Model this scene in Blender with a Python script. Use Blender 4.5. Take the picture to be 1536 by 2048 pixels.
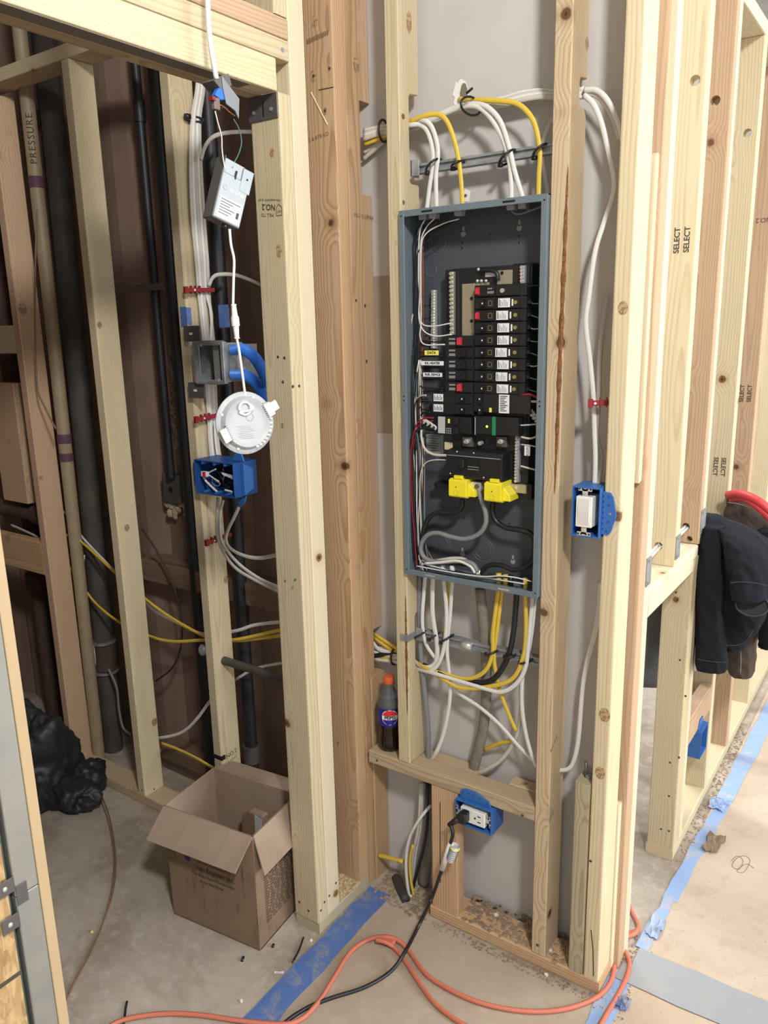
import bpy, bmesh, math, random
from mathutils import Vector, Matrix
random.seed(7)
for o in list(bpy.data.objects): bpy.data.objects.remove(o)
scene = bpy.context.scene
COL = scene.collection
# ---------------------------------------------------------------- camera
# place axes: X along the panel wall (to the right), Y along the door wall (away), Z up, metres
FPX = 1571.251
ROT = ((0.82042293, 0.57132931, -0.0221141), (0.11505755, -0.2028605, -0.97242449), (-0.56006068, 0.79525495, -0.23216715))
EYE = Vector((1.19172459, -1.56925167, 1.58908236))
cam_d = bpy.data.cameras.new('camera'); cam = bpy.data.objects.new('camera', cam_d); COL.objects.link(cam)
cam_d.sensor_fit = 'HORIZONTAL'; cam_d.sensor_width = 36.0; cam_d.lens = 36.0 * FPX / 1536.0
cam_d.clip_start = 0.02; cam_d.clip_end = 100
r0, r1, r2 = (Vector(r) for r in ROT)
cam.matrix_world = Matrix(((r0.x, -r1.x, -r2.x, EYE.x), (r0.y, -r1.y, -r2.y, EYE.y), (r0.z, -r1.z, -r2.z, EYE.z), (0, 0, 0, 1)))
scene.camera = cam
# ---------------------------------------------------------------- world, lights, exposure
w = bpy.data.worlds.new('world'); scene.world = w; w.use_nodes = True
bg = w.node_tree.nodes['Background']; bg.inputs[0].default_value = (0.93, 0.97, 1.0, 1); bg.inputs[1].default_value = 0.70
def area_light(name, loc, target, size, power, col, shape='DISK', size_y=None):
    d = bpy.data.lights.new(name, 'AREA'); d.shape = shape; d.size = size
    if size_y: d.size_y = size_y
    d.energy = power; d.color = col
    o = bpy.data.objects.new(name, d); COL.objects.link(o); o.location = loc
    o.rotation_euler = (Vector(target) - Vector(loc)).to_track_quat('-Z', 'Y').to_euler()
    return o
area_light('work_lamp_light', (1.95, -1.75, 3.0), (0.2, 0.0, 1.6), 0.3, 58, (1.0, 0.97, 0.93))
area_light('window_daylight', (6.6, 0.9, 2.5), (0.6, 0.9, 1.9), 3.0, 290, (0.94, 0.97, 1.0), 'RECTANGLE', 2.2)
area_light('ceiling_strip_light', (2.6, 1.2, 3.05), (2.6, 1.2, 0), 1.6, 50, (0.96, 0.98, 1.0), 'RECTANGLE', 0.3)
area_light('back_fill_light', (-0.1, 1.45, 3.05), (-0.1, 1.45, 0), 1.2, 60, (0.97, 0.98, 1.0), 'RECTANGLE', 0.3)  # added unseen fill, brightens the floor behind the drywall
vs = scene.view_settings
vs.view_transform = 'Standard'; vs.look = 'None'; vs.exposure = 0.22; vs.gamma = 1.0; vs.use_curve_mapping = False

# ---------------------------------------------------------------- helpers
def at(axis, val, u, v):
    """point of the place where the sight line of photo pixel (u, v) meets the plane axis = val"""
    d = Vector(((u - 768.0) / FPX, (v - 1024.0) / FPX, 1.0))
    r = Vector((r0.x*d.x + r1.x*d.y + r2.x*d.z, r0.y*d.x + r1.y*d.y + r2.y*d.z, r0.z*d.x + r1.z*d.y + r2.z*d.z))
    return EYE + r * ((val - EYE[axis]) / r[axis])
def AX(x, u, v): return at(0, x, u, v)
def AY(y, u, v): return at(1, y, u, v)
def AZ(z, u, v): return at(2, z, u, v)
def ypath(pts, y=None):
    return [AY(p[2] if len(p) > 2 else y, p[0], p[1]) for p in pts]
def zpath(pts, z=0.0):
    return [AZ(p[2] if len(p) > 2 else z, p[0], p[1]) for p in pts]
def spline(pts, sub=6):
    pts = [Vector(p) for p in pts]
    if len(pts) < 3: return pts
    out = []
    P = [pts[0] * 2 - pts[1]] + pts + [pts[-1] * 2 - pts[-2]]
    for i in range(1, len(P) - 2):
        a, b, c, d = P[i-1], P[i], P[i+1], P[i+2]
        for k in range(sub):
            t = k / sub
            out.append(0.5 * ((2*b) + (c - a)*t + (2*a - 5*b + 4*c - d)*t*t + (3*b - a - 3*c + d)*t**3))
    out.append(pts[-1])
    return out
def frame(o, x, y, z):
    x, y, z = Vector(x), Vector(y), Vector(z)
    return Matrix(((x.x, y.x, z.x, o[0]), (x.y, y.y, z.y, o[1]), (x.z, y.z, z.z, o[2]), (0, 0, 0, 1)))

class MB:
    def __init__(s): s.v = []; s.f = []; s.M = None
    def add(s, vs, fs):
        n = len(s.v)
        s.v += [s.M @ Vector(p) if s.M else Vector(p) for p in vs]
        s.f += [tuple(i + n for i in f) for f in fs]; return s
    def box(s, x0, x1, y0, y1, z0, z1):
        return s.add([(x0,y0,z0),(x1,y0,z0),(x1,y1,z0),(x0,y1,z0),(x0,y0,z1),(x1,y0,z1),(x1,y1,z1),(x0,y1,z1)],
                     [(0,3,2,1),(4,5,6,7),(0,1,5,4),(1,2,6,5),(2,3,7,6),(3,0,4,7)])
    def prism(s, poly, axis, a0, a1):
        """poly: 2D points in the two other axes (cyclic order), extruded along axis from a0 to a1"""
        def P(p, a):
            return (a, p[0], p[1]) if axis == 0 else ((p[0], a, p[1]) if axis == 1 else (p[0], p[1], a))
        n = len(poly)
        return s.add([P(p, a0) for p in poly] + [P(p, a1) for p in poly],
                     [tuple(range(n)), tuple(range(2*n-1, n-1, -1))] + [(i, i+n, (i+1) % n + n, (i+1) % n) for i in range(n)])
    def cyl(s, p0, p1, ra, rb=None, n=14, caps=True):
        p0, p1 = Vector(p0), Vector(p1); rb = ra if rb is None else rb
        t = (p1 - p0).normalized(); a = t.orthogonal().normalized(); b = t.cross(a)
        ring = [(math.cos(2*math.pi*i/n), math.sin(2*math.pi*i/n)) for i in range(n)]
        vs = [p0 + (a*c + b*d)*ra for c, d in ring] + [p1 + (a*c + b*d)*rb for c, d in ring]
        fs = [(i, (i+1) % n, (i+1) % n + n, i+n) for i in range(n)]
        if caps: fs += [tuple(range(n-1, -1, -1)), tuple(range(n, 2*n))]
        return s.add(vs, fs)
    def tube(s, pts, r, n=8, ref=None, r2=None, caps=True, rf=None):
        pts = [Vector(p) for p in pts]; r2 = r2 or r
        m = len(pts); vs = []; prev = None
        for i, p in enumerate(pts):
            t = (pts[min(i+1, m-1)] - pts[max(i-1, 0)])
            t = t.normalized() if t.length > 1e-9 else Vector((0,0,1))
            if ref is not None:
                b = Vector(ref) - t * t.dot(Vector(ref))
                if b.length < 0.05: b = prev if prev else t.orthogonal()
                b.normalize()
            else:
                b = prev - t * t.dot(prev) if prev is not None else t.orthogonal()
                if b.length < 1e-6: b = t.orthogonal()
                b.normalize()
            prev = b; a = b.cross(t).normalized()
            k = rf(i/(m-1)) if rf else 1.0
            for j in range(n):
                g = 2*math.pi*j/n
                vs.append(p + (a*math.cos(g)*r + b*math.sin(g)*r2)*k)
        fs = [(i*n+j, i*n+(j+1) % n, (i+1)*n+(j+1) % n, (i+1)*n+j) for i in range(m-1) for j in range(n)]
        if caps: fs += [tuple(range(n-1, -1, -1)), tuple(range((m-1)*n, m*n))]
        return s.add(vs, fs)
    def lathe(s, prof, n=24):
        """prof: (radius, height) list about local z; closed by poles where radius is 0"""
        vs = []; fs = []
        for r, z in prof:
            vs += [(r*math.cos(2*math.pi*i/n), r*math.sin(2*math.pi*i/n), z) for i in range(n)]
        for k in range(len(prof)-1):
            fs += [(k*n+i, k*n+(i+1) % n, (k+1)*n+(i+1) % n, (k+1)*n+i) for i in range(n)]
        return s.add(vs, fs)
    def ball(s, c, r, n=10, m=6, sq=(1,1,1)):
        c = Vector(c); vs = []; fs = []
        for k in range(m+1):
            th = math.pi*k/m
            vs += [(c.x+r*sq[0]*math.sin(th)*math.cos(2*math.pi*i/n), c.y+r*sq[1]*math.sin(th)*math.sin(2*math.pi*i/n), c.z+r*sq[2]*math.cos(th)) for i in range(n)]
        for k in range(m):
            fs += [(k*n+i, (k+1)*n+i, (k+1)*n+(i+1) % n, k*n+(i+1) % n) for i in range(n)]
        return s.add(vs, fs)

WL = {}
def wl(o): return WL.get(o.name, Vector((0,0,0))) if o else Vector((0,0,0))
def setp(o, label=None, cat=None, group=None, kind=None):
    if label: o['label'] = label
    if cat: o['category'] = cat
    if group: o['group'] = group
    if kind: o['kind'] = kind
    return o
def empty(name, loc, label=None, cat=None, group=None, kind=None):
    o = bpy.data.objects.new(name, None); COL.objects.link(o); o.location = loc
    o.empty_display_size = 0.05; WL[o.name] = Vector(loc)
    return setp(o, label, cat, group, kind)
def obj(name, mb, mat, parent=None, smooth=False, bevel=0.0, seg=1, **kw):
    bb0 = Vector([min(p[i] for p in mb.v) for i in range(3)]); bb1 = Vector([max(p[i] for p in mb.v) for i in range(3)])
    c = Vector(((bb0.x+bb1.x)/2, (bb0.y+bb1.y)/2, bb0.z))
    me = bpy.data.meshes.new(name); me.from_pydata([p - c for p in mb.v], [], mb.f)
    bm = bmesh.new(); bm.from_mesh(me)
    bmesh.ops.remove_doubles(bm, verts=bm.verts, dist=1e-6)
    bmesh.ops.recalc_face_normals(bm, faces=bm.faces)
    if bevel:
        es = [e for e in bm.edges if len(e.link_faces) == 2 and e.calc_face_angle(0) > 0.5]
        bmesh.ops.bevel(bm, geom=es, offset=bevel, segments=seg, affect='EDGES', profile=0.5, clamp_overlap=True)
    bm.to_mesh(me); bm.free()
    if smooth: me.shade_smooth()
    if smooth == 'auto': me.set_sharp_from_angle(angle=0.7)
    if mat: me.materials.append(mat)
    o = bpy.data.objects.new(name, me); COL.objects.link(o)
    o.location = c - wl(parent); WL[o.name] = c
    if parent:
        o.parent = parent
        if any(abs(a) > 1e-6 for a in parent.rotation_euler):
            Ri = parent.rotation_euler.to_matrix().inverted(); o.location = Ri @ o.location; o.rotation_euler = Ri.to_euler()
    return setp(o, **kw)
def dup(src, delta, parent=None, label=None):
    """copy of a thing or part with its parts, moved by delta"""
    o = src.copy(); COL.objects.link(o)
    W = wl(src) + Vector(delta); WL[o.name] = W
    o.parent = parent; o.location = W - wl(parent)
    if label: o['label'] = label
    for ch in [c for c in src.children]:
        dup(ch, delta, o)
    return o
def board(parent, x0, x1, y0, y1, z0, z1, axis, mat, name='stud', bevel=0.0035, **kw):
    """a piece of lumber; local z runs along the grain"""
    c = Vector(((x0+x1)/2, (y0+y1)/2, (z0+z1)/2)); d = (x1-x0, y1-y0, z1-z0)
    if axis == 'z': ls = (d[0], d[1], d[2]); R = Matrix.Identity(3)
    elif axis == 'x': ls = (d[2], d[1], d[0]); R = Matrix.Rotation(math.pi/2, 3, 'Y')
    else: ls = (d[0], d[2], d[1]); R = Matrix.Rotation(-math.pi/2, 3, 'X')
    h = [q/2 for q in ls]
    bm = bmesh.new(); bmesh.ops.create_cube(bm, size=1.0)
    for v in bm.verts: v.co = Vector((v.co.x*ls[0], v.co.y*ls[1], v.co.z*ls[2]))
    if bevel:
        es = [e for e in bm.edges if abs((e.verts[0].co - e.verts[1].co).z) > 1e-4 or bevel < 0.002]
        bmesh.ops.bevel(bm, geom=es, offset=bevel, segments=2, affect='EDGES', profile=0.5, clamp_overlap=True)
    me = bpy.data.meshes.new(name); bm.to_mesh(me); bm.free(); me.materials.append(mat)
    o = bpy.data.objects.new(name, me); COL.objects.link(o)
    o.rotation_euler = R.to_euler(); o.location = c - wl(parent); WL[o.name] = c
    if parent: o.parent = parent
    return setp(o, **kw)
def cut(o, mbs):
    """carve shapes out of a board and keep the result as its mesh"""
    for mb in mbs:
        me = bpy.data.meshes.new('cutter'); me.from_pydata(mb.v, [], mb.f)
        bm = bmesh.new(); bm.from_mesh(me); bmesh.ops.recalc_face_normals(bm, faces=bm.faces); bm.to_mesh(me); bm.free()
        c = bpy.data.objects.new('cutter', me); COL.objects.link(c)
        md = o.modifiers.new('b', 'BOOLEAN'); md.operation = 'DIFFERENCE'; md.object = c; md.solver = 'EXACT'
        bpy.context.view_layer.update()
        new = bpy.data.meshes.new_from_object(o.evaluated_get(bpy.context.evaluated_depsgraph_get()))
        o.modifiers.clear(); o.data = new; bpy.data.objects.remove(c)
    return o
def text(parent, s, size, org, right, up, mat, name='lettering', align='CENTER', spacing=1.0, sx=1.0, bold=0.0, label=None):
    cu = bpy.data.curves.new(name, 'FONT'); cu.body = s; cu.size = size; cu.align_x = align; cu.align_y = 'CENTER'
    cu.extrude = 0.0001; cu.space_character = spacing; cu.offset = bold; cu.resolution_u = 3
    to = bpy.data.objects.new(name, cu); COL.objects.link(to)
    dg = bpy.context.evaluated_depsgraph_get()
    me = bpy.data.meshes.new_from_object(to.evaluated_get(dg)); bpy.data.objects.remove(to)
    right = Vector(right).normalized(); up = Vector(up); up = (up - right*up.dot(right)).normalized(); nrm = right.cross(up)
    M = frame(org, right*sx, up, nrm)
    mb = MB(); mb.v = [M @ v.co for v in me.vertices]; mb.f = [tuple(p.vertices) for p in me.polygons]
    bpy.data.meshes.remove(me)
    if not mb.v: return None
    o = obj(name, mb, mat, parent)
    if label: o['label'] = label
    return o

# ---------------------------------------------------------------- materials
def nt(name):
    m = bpy.data.materials.new(name); m.use_nodes = True
    t = m.node_tree; b = t.nodes['Principled BSDF']; return m, t, b
def lin(c): return tuple((x/12.92 if x <= 0.04045 else ((x+0.055)/1.055)**2.4) for x in c)
def rgb(r, g, b): return lin((r/255, g/255, b/255)) + (1,)
def node(t, kind, **kw):
    n = t.nodes.new(kind)
    for k, v in kw.items(): setattr(n, k, v)
    return n
def math_(t, op, a, b=None, c=None):
    n = node(t, 'ShaderNodeMath', operation=op)
    for i, q in enumerate((a, b, c)):
        if q is None: continue
        if isinstance(q, (int, float)): n.inputs[i].default_value = q
        else: t.links.new(q, n.inputs[i])
    return n.outputs[0]
def mixc(t, fac, a, b):
    n = node(t, 'ShaderNodeMix', data_type='RGBA')
    for i, q in ((0, fac), (6, a), (7, b)):
        if isinstance(q, (int, float)): n.inputs[i].default_value = q
        elif isinstance(q, tuple): n.inputs[i].default_value = q
        else: t.links.new(q, n.inputs[i])
    return n.outputs[2]
def smooth_(t, val, a, b, lo=0.0, hi=1.0):
    n = node(t, 'ShaderNodeMapRange', interpolation_type='SMOOTHSTEP')
    t.links.new(val, n.inputs[0])
    for i, q in enumerate((a, b, lo, hi)): n.inputs[i+1].default_value = q
    return n.outputs[0]
def noise(t, vec, scale, detail=3, rough=0.5, dist=0.0):
    n = node(t, 'ShaderNodeTexNoise'); n.inputs['Scale'].default_value = scale; n.inputs['Detail'].default_value = detail
    n.inputs['Roughness'].default_value = rough; n.inputs['Distortion'].default_value = dist
    if vec: t.links.new(vec, n.inputs['Vector'])
    return n.outputs[0]
def scaled(t, vec, s):
    n = node(t, 'ShaderNodeMapping'); n.inputs['Scale'].default_value = s; t.links.new(vec, n.inputs[0]); return n.outputs[0]
def wood(name, light, dark, knot, stain=None, ring=0.0065, contrast=0.55, knots=True):
    m, t, b = nt(name); L = t.links
    tc = node(t, 'ShaderNodeTexCoord'); oi = node(t, 'ShaderNodeObjectInfo')
    off = node(t, 'ShaderNodeVectorMath', operation='SCALE'); off.inputs[0].default_value = (3.1, 5.7, 41.0); L.new(oi.outputs['Random'], off.inputs['Scale'])
    sh = node(t, 'ShaderNodeVectorMath', operation='ADD'); L.new(tc.outputs['Object'], sh.inputs[0]); L.new(off.outputs[0], sh.inputs[1])
    co = sh.outputs[0]
    low = noise(t, scaled(t, co, (5, 5, 1.1)), 1.0, 2)
    vor = node(t, 'ShaderNodeTexVoronoi'); vor.inputs['Scale'].default_value = 6.2; L.new(co, vor.inputs['Vector'])
    kd = math_(t, 'DIVIDE', vor.outputs['Distance'], 6.2)
    swirl = smooth_(t, kd, 0.06, 0.0, 0.0, 0.016 if knots else 0.0)
    sep = node(t, 'ShaderNodeSeparateXYZ'); L.new(tc.outputs['Object'], sep.inputs[0])
    px = math_(t, 'ADD', sep.outputs[0], math_(t, 'MULTIPLY_ADD', oi.outputs['Random'], 0.09, -0.045))
    py = math_(t, 'ADD', sep.outputs[1], math_(t, 'MULTIPLY_ADD', math_(t, 'FRACT', math_(t, 'MULTIPLY', oi.outputs['Random'], 7.3)), 0.05, 0.015))
    rad = math_(t, 'SQRT', math_(t, 'ADD', math_(t, 'MULTIPLY', px, px), math_(t, 'MULTIPLY', py, py)))
    rr = math_(t, 'ADD', math_(t, 'ADD', rad, swirl), math_(t, 'MULTIPLY', low, 0.055))
    ph = math_(t, 'FRACT', math_(t, 'DIVIDE', rr, ring))
    rg = smooth_(t, ph, 0.25, 0.92)
    rg = math_(t, 'MULTIPLY', rg, smooth_(t, ph, 1.0, 0.9))
    fine = noise(t, scaled(t, co, (260, 260, 5)), 1.0, 3)
    patch = noise(t, scaled(t, co, (9, 9, 1.6)), 1.0, 3)
    f1 = math_(t, 'MULTIPLY', rg, contrast)
    f1 = math_(t, 'ADD', f1, math_(t, 'MULTIPLY_ADD', fine, 0.5, -0.22)); 
    c1 = mixc(t, smooth_(t, f1, 0.0, 1.0), light, dark)
    c2 = mixc(t, smooth_(t, patch, 0.5, 0.75, 0.0, 0.55), c1, stain or dark)
    tone = math_(t, 'MULTIPLY_ADD', math_(t, 'FRACT', math_(t, 'MULTIPLY', oi.outputs['Random'], 13.7)), 0.22, 0.88)
    hs = node(t, 'ShaderNodeHueSaturation'); L.new(tone, hs.inputs['Value']); L.new(c2, hs.inputs['Color'])
    col = hs.outputs[0]
    if knots:
        kr = math_(t, 'ADD', kd, math_(t, 'MULTIPLY_ADD', noise(t, co, 60, 2), 0.008, -0.004))
        km = smooth_(t, kr, 0.0135, 0.0085); ko = smooth_(t, kr, 0.030, 0.010, 0.0, 0.55)
        col = mixc(t, ko, col, dark); col = mixc(t, km, col, knot)
        core = smooth_(t, kr, 0.0045, 0.0025); col = mixc(t, core, col, (0.05, 0.03, 0.02, 1))
    L.new(col, b.inputs['Base Color']); b.inputs['Roughness'].default_value = 0.72
    b.inputs['Specular IOR Level'].default_value = 0.25
    bp = node(t, 'ShaderNodeBump'); bp.inputs['Strength'].default_value = 0.25; bp.inputs['Distance'].default_value = 0.002
    L.new(math_(t, 'ADD', fine, math_(t, 'MULTIPLY', rg, -0.3)), bp.inputs['Height']); L.new(bp.outputs[0], b.inputs['Normal'])
    return m
def plain(name, col, rough=0.5, metal=0.0, spec=0.5, var=0.0, vscale=40.0, var2=None, bump=0.0, bscale=200.0, trans=0.0, emit=None, coat=0.0):
    m, t, b = nt(name); L = t.links
    b.inputs['Base Color'].default_value = col; b.inputs['Roughness'].default_value = rough; b.inputs['Metallic'].default_value = metal
    b.inputs['Specular IOR Level'].default_value = spec; b.inputs['Transmission Weight'].default_value = trans
    b.inputs['Coat Weight'].default_value = coat
    tc = node(t, 'ShaderNodeTexCoord')
    if var:
        n = noise(t, tc.outputs['Object'], vscale, 4, 0.6)
        c = mixc(t, smooth_(t, n, 0.5 - var, 0.5 + var), col, var2 or tuple(x*0.7 for x in col[:3]) + (1,))
        L.new(c, b.inputs['Base Color'])
    if bump:
        n = noise(t, tc.outputs['Object'], bscale, 4, 0.6)
        bp = node(t, 'ShaderNodeBump'); bp.inputs['Strength'].default_value = bump; bp.inputs['Distance'].default_value = 0.004
        L.new(n, bp.inputs['Height']); L.new(bp.outputs[0], b.inputs['Normal'])
    if emit: b.inputs['Emission Color'].default_value = emit; b.inputs['Emission Strength'].default_value = 2.0
    return m
def floor_mat(name, a, bcol, speck, sc=1.0):
    m, t, b = nt(name); L = t.links; tc = node(t, 'ShaderNodeTexCoord'); g = node(t, 'ShaderNodeNewGeometry')
    P = g.outputs['Position']
    n1 = noise(t, P, 3.0*sc, 6, 0.62, 0.4); n2 = noise(t, P, 26*sc, 5, 0.7); n3 = noise(t, P, 140, 2, 0.5)
    c = mixc(t, smooth_(t, n1, 0.36, 0.66), a, bcol)
    c = mixc(t, smooth_(t, n2, 0.46, 0.72, 0.0, 0.45), c, speck)
    c = mixc(t, smooth_(t, n3, 0.66, 0.74, 0.0, 0.5), c, tuple(x*0.55 for x in speck[:3]) + (1,))
    L.new(c, b.inputs['Base Color']); b.inputs['Roughness'].default_value = 0.85; b.inputs['Specular IOR Level'].default_value = 0.2
    bp = node(t, 'ShaderNodeBump'); bp.inputs['Strength'].default_value = 0.3; bp.inputs['Distance'].default_value = 0.003
    L.new(n2, bp.inputs['Height']); L.new(bp.outputs[0], b.inputs['Normal'])
    return m
def osb_mat(name):
    m, t, b = nt(name); L = t.links; tc = node(t, 'ShaderNodeTexCoord')
    v = node(t, 'ShaderNodeTexVoronoi'); v.inputs['Scale'].default_value = 1.0
    L.new(scaled(t, tc.outputs['Object'], (75, 75, 34)), v.inputs['Vector'])
    n = noise(t, scaled(t, tc.outputs['Object'], (150, 150, 30)), 1.0, 3)
    cr = node(t, 'ShaderNodeSeparateColor'); L.new(v.outputs['Color'], cr.inputs[0])
    c = mixc(t, cr.outputs[0], rgb(190, 160, 112), rgb(152, 116, 74)); c = mixc(t, smooth_(t, n, 0.4, 0.7, 0, 0.5), c, rgb(212, 188, 140))
    L.new(c, b.inputs['Base Color']); b.inputs['Roughness'].default_value = 0.7
    return m
def tape_mat(name, col, dust):
    m, t, b = nt(name); L = t.links; g = node(t, 'ShaderNodeNewGeometry'); P = g.outputs['Position']
    n = noise(t, P, 16, 6, 0.7, 0.6); n2 = noise(t, P, 120, 3, 0.6)
    f = math_(t, 'MULTIPLY', smooth_(t, n, 0.45, 0.68), smooth_(t, n2, 0.25, 0.6))
    L.new(mixc(t, math_(t, 'MULTIPLY', f, 0.75), col, dust), b.inputs['Base Color']); b.inputs['Roughness'].default_value = 0.6
    return m
pale = wood('pale_spruce', rgb(208, 194, 162), rgb(178, 156, 118), rgb(116, 84, 56), rgb(204, 191, 150), contrast=0.45)
white_pine = wood('bright_pine', rgb(219, 206, 178), rgb(192, 172, 132), rgb(130, 96, 66), rgb(214, 204, 176), contrast=0.35)
fir = wood('brown_fir', rgb(196, 165, 130), rgb(152, 116, 82), rgb(92, 62, 44), rgb(186, 150, 116))
pink = wood('pinkish_fir', rgb(198, 170, 140), rgb(164, 130, 100), rgb(106, 74, 54), rgb(192, 156, 130), contrast=0.45)
tanw = wood('dusty_tan_pine', rgb(192, 173, 143), rgb(156, 131, 100), rgb(100, 74, 50), rgb(182, 162, 130))
greyw = wood('weathered_green_grey_wood', rgb(186, 176, 146), rgb(150, 136, 104), rgb(92, 74, 52), rgb(172, 164, 136))
oldw = wood('old_dark_wood', rgb(128, 108, 90), rgb(86, 68, 54), rgb(60, 44, 34), rgb(100, 84, 70))
endg = wood('end_grain_wood', rgb(196, 172, 122), rgb(130, 102, 62), rgb(110, 80, 50), None, 0.006, 0.9, False)
def knot_mat(name, a, b_, c_):
    m, t, b = nt(name); tc = node(t, 'ShaderNodeTexCoord'); L = t.links
    g = node(t, 'ShaderNodeTexGradient', gradient_type='SPHERICAL'); L.new(scaled(t, tc.outputs['Generated'], (2, 2, 2)), g.inputs[0])
    mp = g.inputs[0].links[0].from_node; mp.inputs['Location'].default_value = (-1, -1, -1)
    n = noise(t, tc.outputs['Object'], 120, 3)
    d = math_(t, 'ADD', g.outputs[1], math_(t, 'MULTIPLY_ADD', n, .3, -.15))
    r_ = math_(t, 'FRACT', math_(t, 'MULTIPLY', d, 4.5))
    c = mixc(t, smooth_(t, d, .05, .6), a, b_); c = mixc(t, math_(t, 'MULTIPLY', smooth_(t, r_, .5, .95), .5), c, c_); c = mixc(t, smooth_(t, d, .62, .8), c, c_)
    L.new(c, b.inputs['Base Color']); b.inputs['Roughness'].default_value = .75
    return m
knotm = knot_mat('knot_rings', rgb(188, 158, 118), rgb(134, 94, 60), rgb(70, 46, 32))
inkm = plain('stamp_ink', rgb(70, 66, 58), 0.8)
faintink = plain('faint_stamp_ink', rgb(120, 98, 76), 0.8)
drywall_m = plain('grey_painted_drywall', rgb(196, 193, 190), 0.75, var=0.35, vscale=3.0, var2=rgb(186, 182, 177), bump=0.05, bscale=300)
patchm = plain('bare_tan_drywall', rgb(170, 156, 138), 0.85, var=0.3, vscale=6, var2=rgb(150, 138, 122))
brownwall_m = plain('old_brown_plaster', rgb(152, 128, 112), 0.85, var=0.25, vscale=2.2, var2=rgb(118, 97, 84))
concrete_f = floor_mat('concrete_floor', rgb(176, 166, 152), rgb(146, 134, 120), rgb(198, 190, 178))
paper_c = floor_mat('dusty_floor_paper', rgb(176, 162, 144), rgb(166, 150, 132), rgb(186, 174, 158), 0.6)
paper_r = floor_mat('tan_floor_paper', rgb(196, 182, 162), rgb(186, 168, 148), rgb(172, 148, 126), 0.7)
concrete_w = floor_mat('concrete_wall', rgb(168, 164, 158), rgb(140, 136, 130), rgb(190, 186, 180))
dirtm = floor_mat('sawdust_dirt', rgb(156, 136, 116), rgb(134, 114, 96), rgb(180, 160, 136), 3.0)
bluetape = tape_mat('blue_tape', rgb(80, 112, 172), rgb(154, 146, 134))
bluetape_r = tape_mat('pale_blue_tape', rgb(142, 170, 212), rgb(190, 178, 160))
graytape = tape_mat('grey_tape', rgb(152, 156, 160), rgb(162, 160, 154))
osb = osb_mat('osb_flakes')
steel_track = plain('dull_galvanized_steel', rgb(168, 168, 160), 0.5, 0.55, var=0.3, vscale=8, var2=rgb(150, 152, 148))
galv = plain('galvanized_steel', rgb(172, 176, 178), 0.42, 0.4, var=0.25, vscale=30, var2=rgb(130, 134, 138))
darksteel = plain('dark_steel', rgb(104, 102, 102), 0.5, 0.5)
brightmetal = plain('bright_metal', rgb(214, 214, 210), 0.3, 0.6)
panelgrey = plain('panel_grey_paint', rgb(112, 126, 136), 0.42, 0.1, var=0.3, vscale=5, var2=rgb(104, 118, 128))
panelback = plain('panel_inner_grey', rgb(78, 83, 89), 0.45, 0.1)
panelmark = plain('panel_embossed_line', rgb(98, 103, 109), 0.45, 0.1)
blackplastic = plain('black_plastic', rgb(30, 31, 34), 0.38)
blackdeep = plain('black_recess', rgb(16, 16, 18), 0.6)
greyprint = plain('grey_print', rgb(150, 152, 152), 0.6)
redm = plain('red_handle', rgb(200, 52, 66), 0.45)
whitelabel = plain('white_label', rgb(226, 228, 230), 0.6)
printm = plain('label_print', rgb(70, 72, 76), 0.7)
yellowp = plain('yellow_plastic', rgb(236, 222, 50), 0.4)
yellow_sticker = plain('yellow_sticker', rgb(238, 226, 110), 0.6)
greenm = plain('green_stripe', rgb(30, 130, 84), 0.4)
greenled = plain('green_led', rgb(190, 255, 60), 0.4, emit=(0.5, 1.0, 0.1, 1))
whitecable = plain('white_cable_jacket', rgb(218, 217, 213), 0.45)
creamcable = plain('dusty_white_cable_jacket', rgb(196, 192, 182), 0.5)
greycable = plain('grey_cable_jacket', rgb(124, 128, 132), 0.5)
secable = plain('grey_service_cable', rgb(140, 134, 122), 0.6, var=0.3, vscale=60, var2=rgb(116, 110, 100))
yellowcable = plain('yellow_cable_jacket', rgb(216, 186, 70), 0.45)
blackcable = plain('black_cable_jacket', rgb(32, 33, 36), 0.4)
redwire = plain('red_wire', rgb(140, 32, 42), 0.4)
coppern = plain('bare_copper', rgb(170, 112, 84), 0.35, 0.8)
greenwire = plain('green_wire', rgb(66, 104, 92), 0.4)
orangecord = plain('orange_cord', rgb(198, 114, 92), 0.55)
redcable = plain('red_cable', rgb(206, 60, 64), 0.5)
brownwire = plain('brown_wire', rgb(134, 108, 84), 0.6)
blueplastic = plain('blue_box_plastic', rgb(52, 104, 174), 0.45)
blueplastic_d = plain('dark_blue_box_plastic', rgb(34, 80, 148), 0.45)
whiteplastic = plain('white_plastic', rgb(232, 232, 228), 0.35)
rockerm = plain('switch_rocker', rgb(214, 214, 210), 0.35)
redclip = plain('dark_red_clip', rgb(140, 34, 40), 0.5)
conduitblue = plain('blue_corrugated_conduit', rgb(58, 122, 214), 0.4)
ironpipe = plain('sooty_iron', rgb(66, 62, 58), 0.75, 0.1, var=0.3, vscale=12, var2=rgb(88, 84, 78))
rustpipe = plain('rusty_iron', rgb(70, 56, 48), 0.8, 0.1, var=0.3, vscale=14, var2=rgb(92, 74, 62))
blackpipe = plain('black_pipe', rgb(30, 30, 34), 0.5)
pvc = plain('yellowed_pvc', rgb(168, 152, 122), 0.5, var=0.3, vscale=10, var2=rgb(150, 136, 110))
purple = plain('purple_primer', rgb(96, 66, 82), 0.7)
plasterm = plain('broken_plaster', rgb(176, 160, 140), 0.9, bump=0.8, bscale=80)
whitecrumb = plain('gypsum', rgb(230, 228, 224), 0.9)
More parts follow.
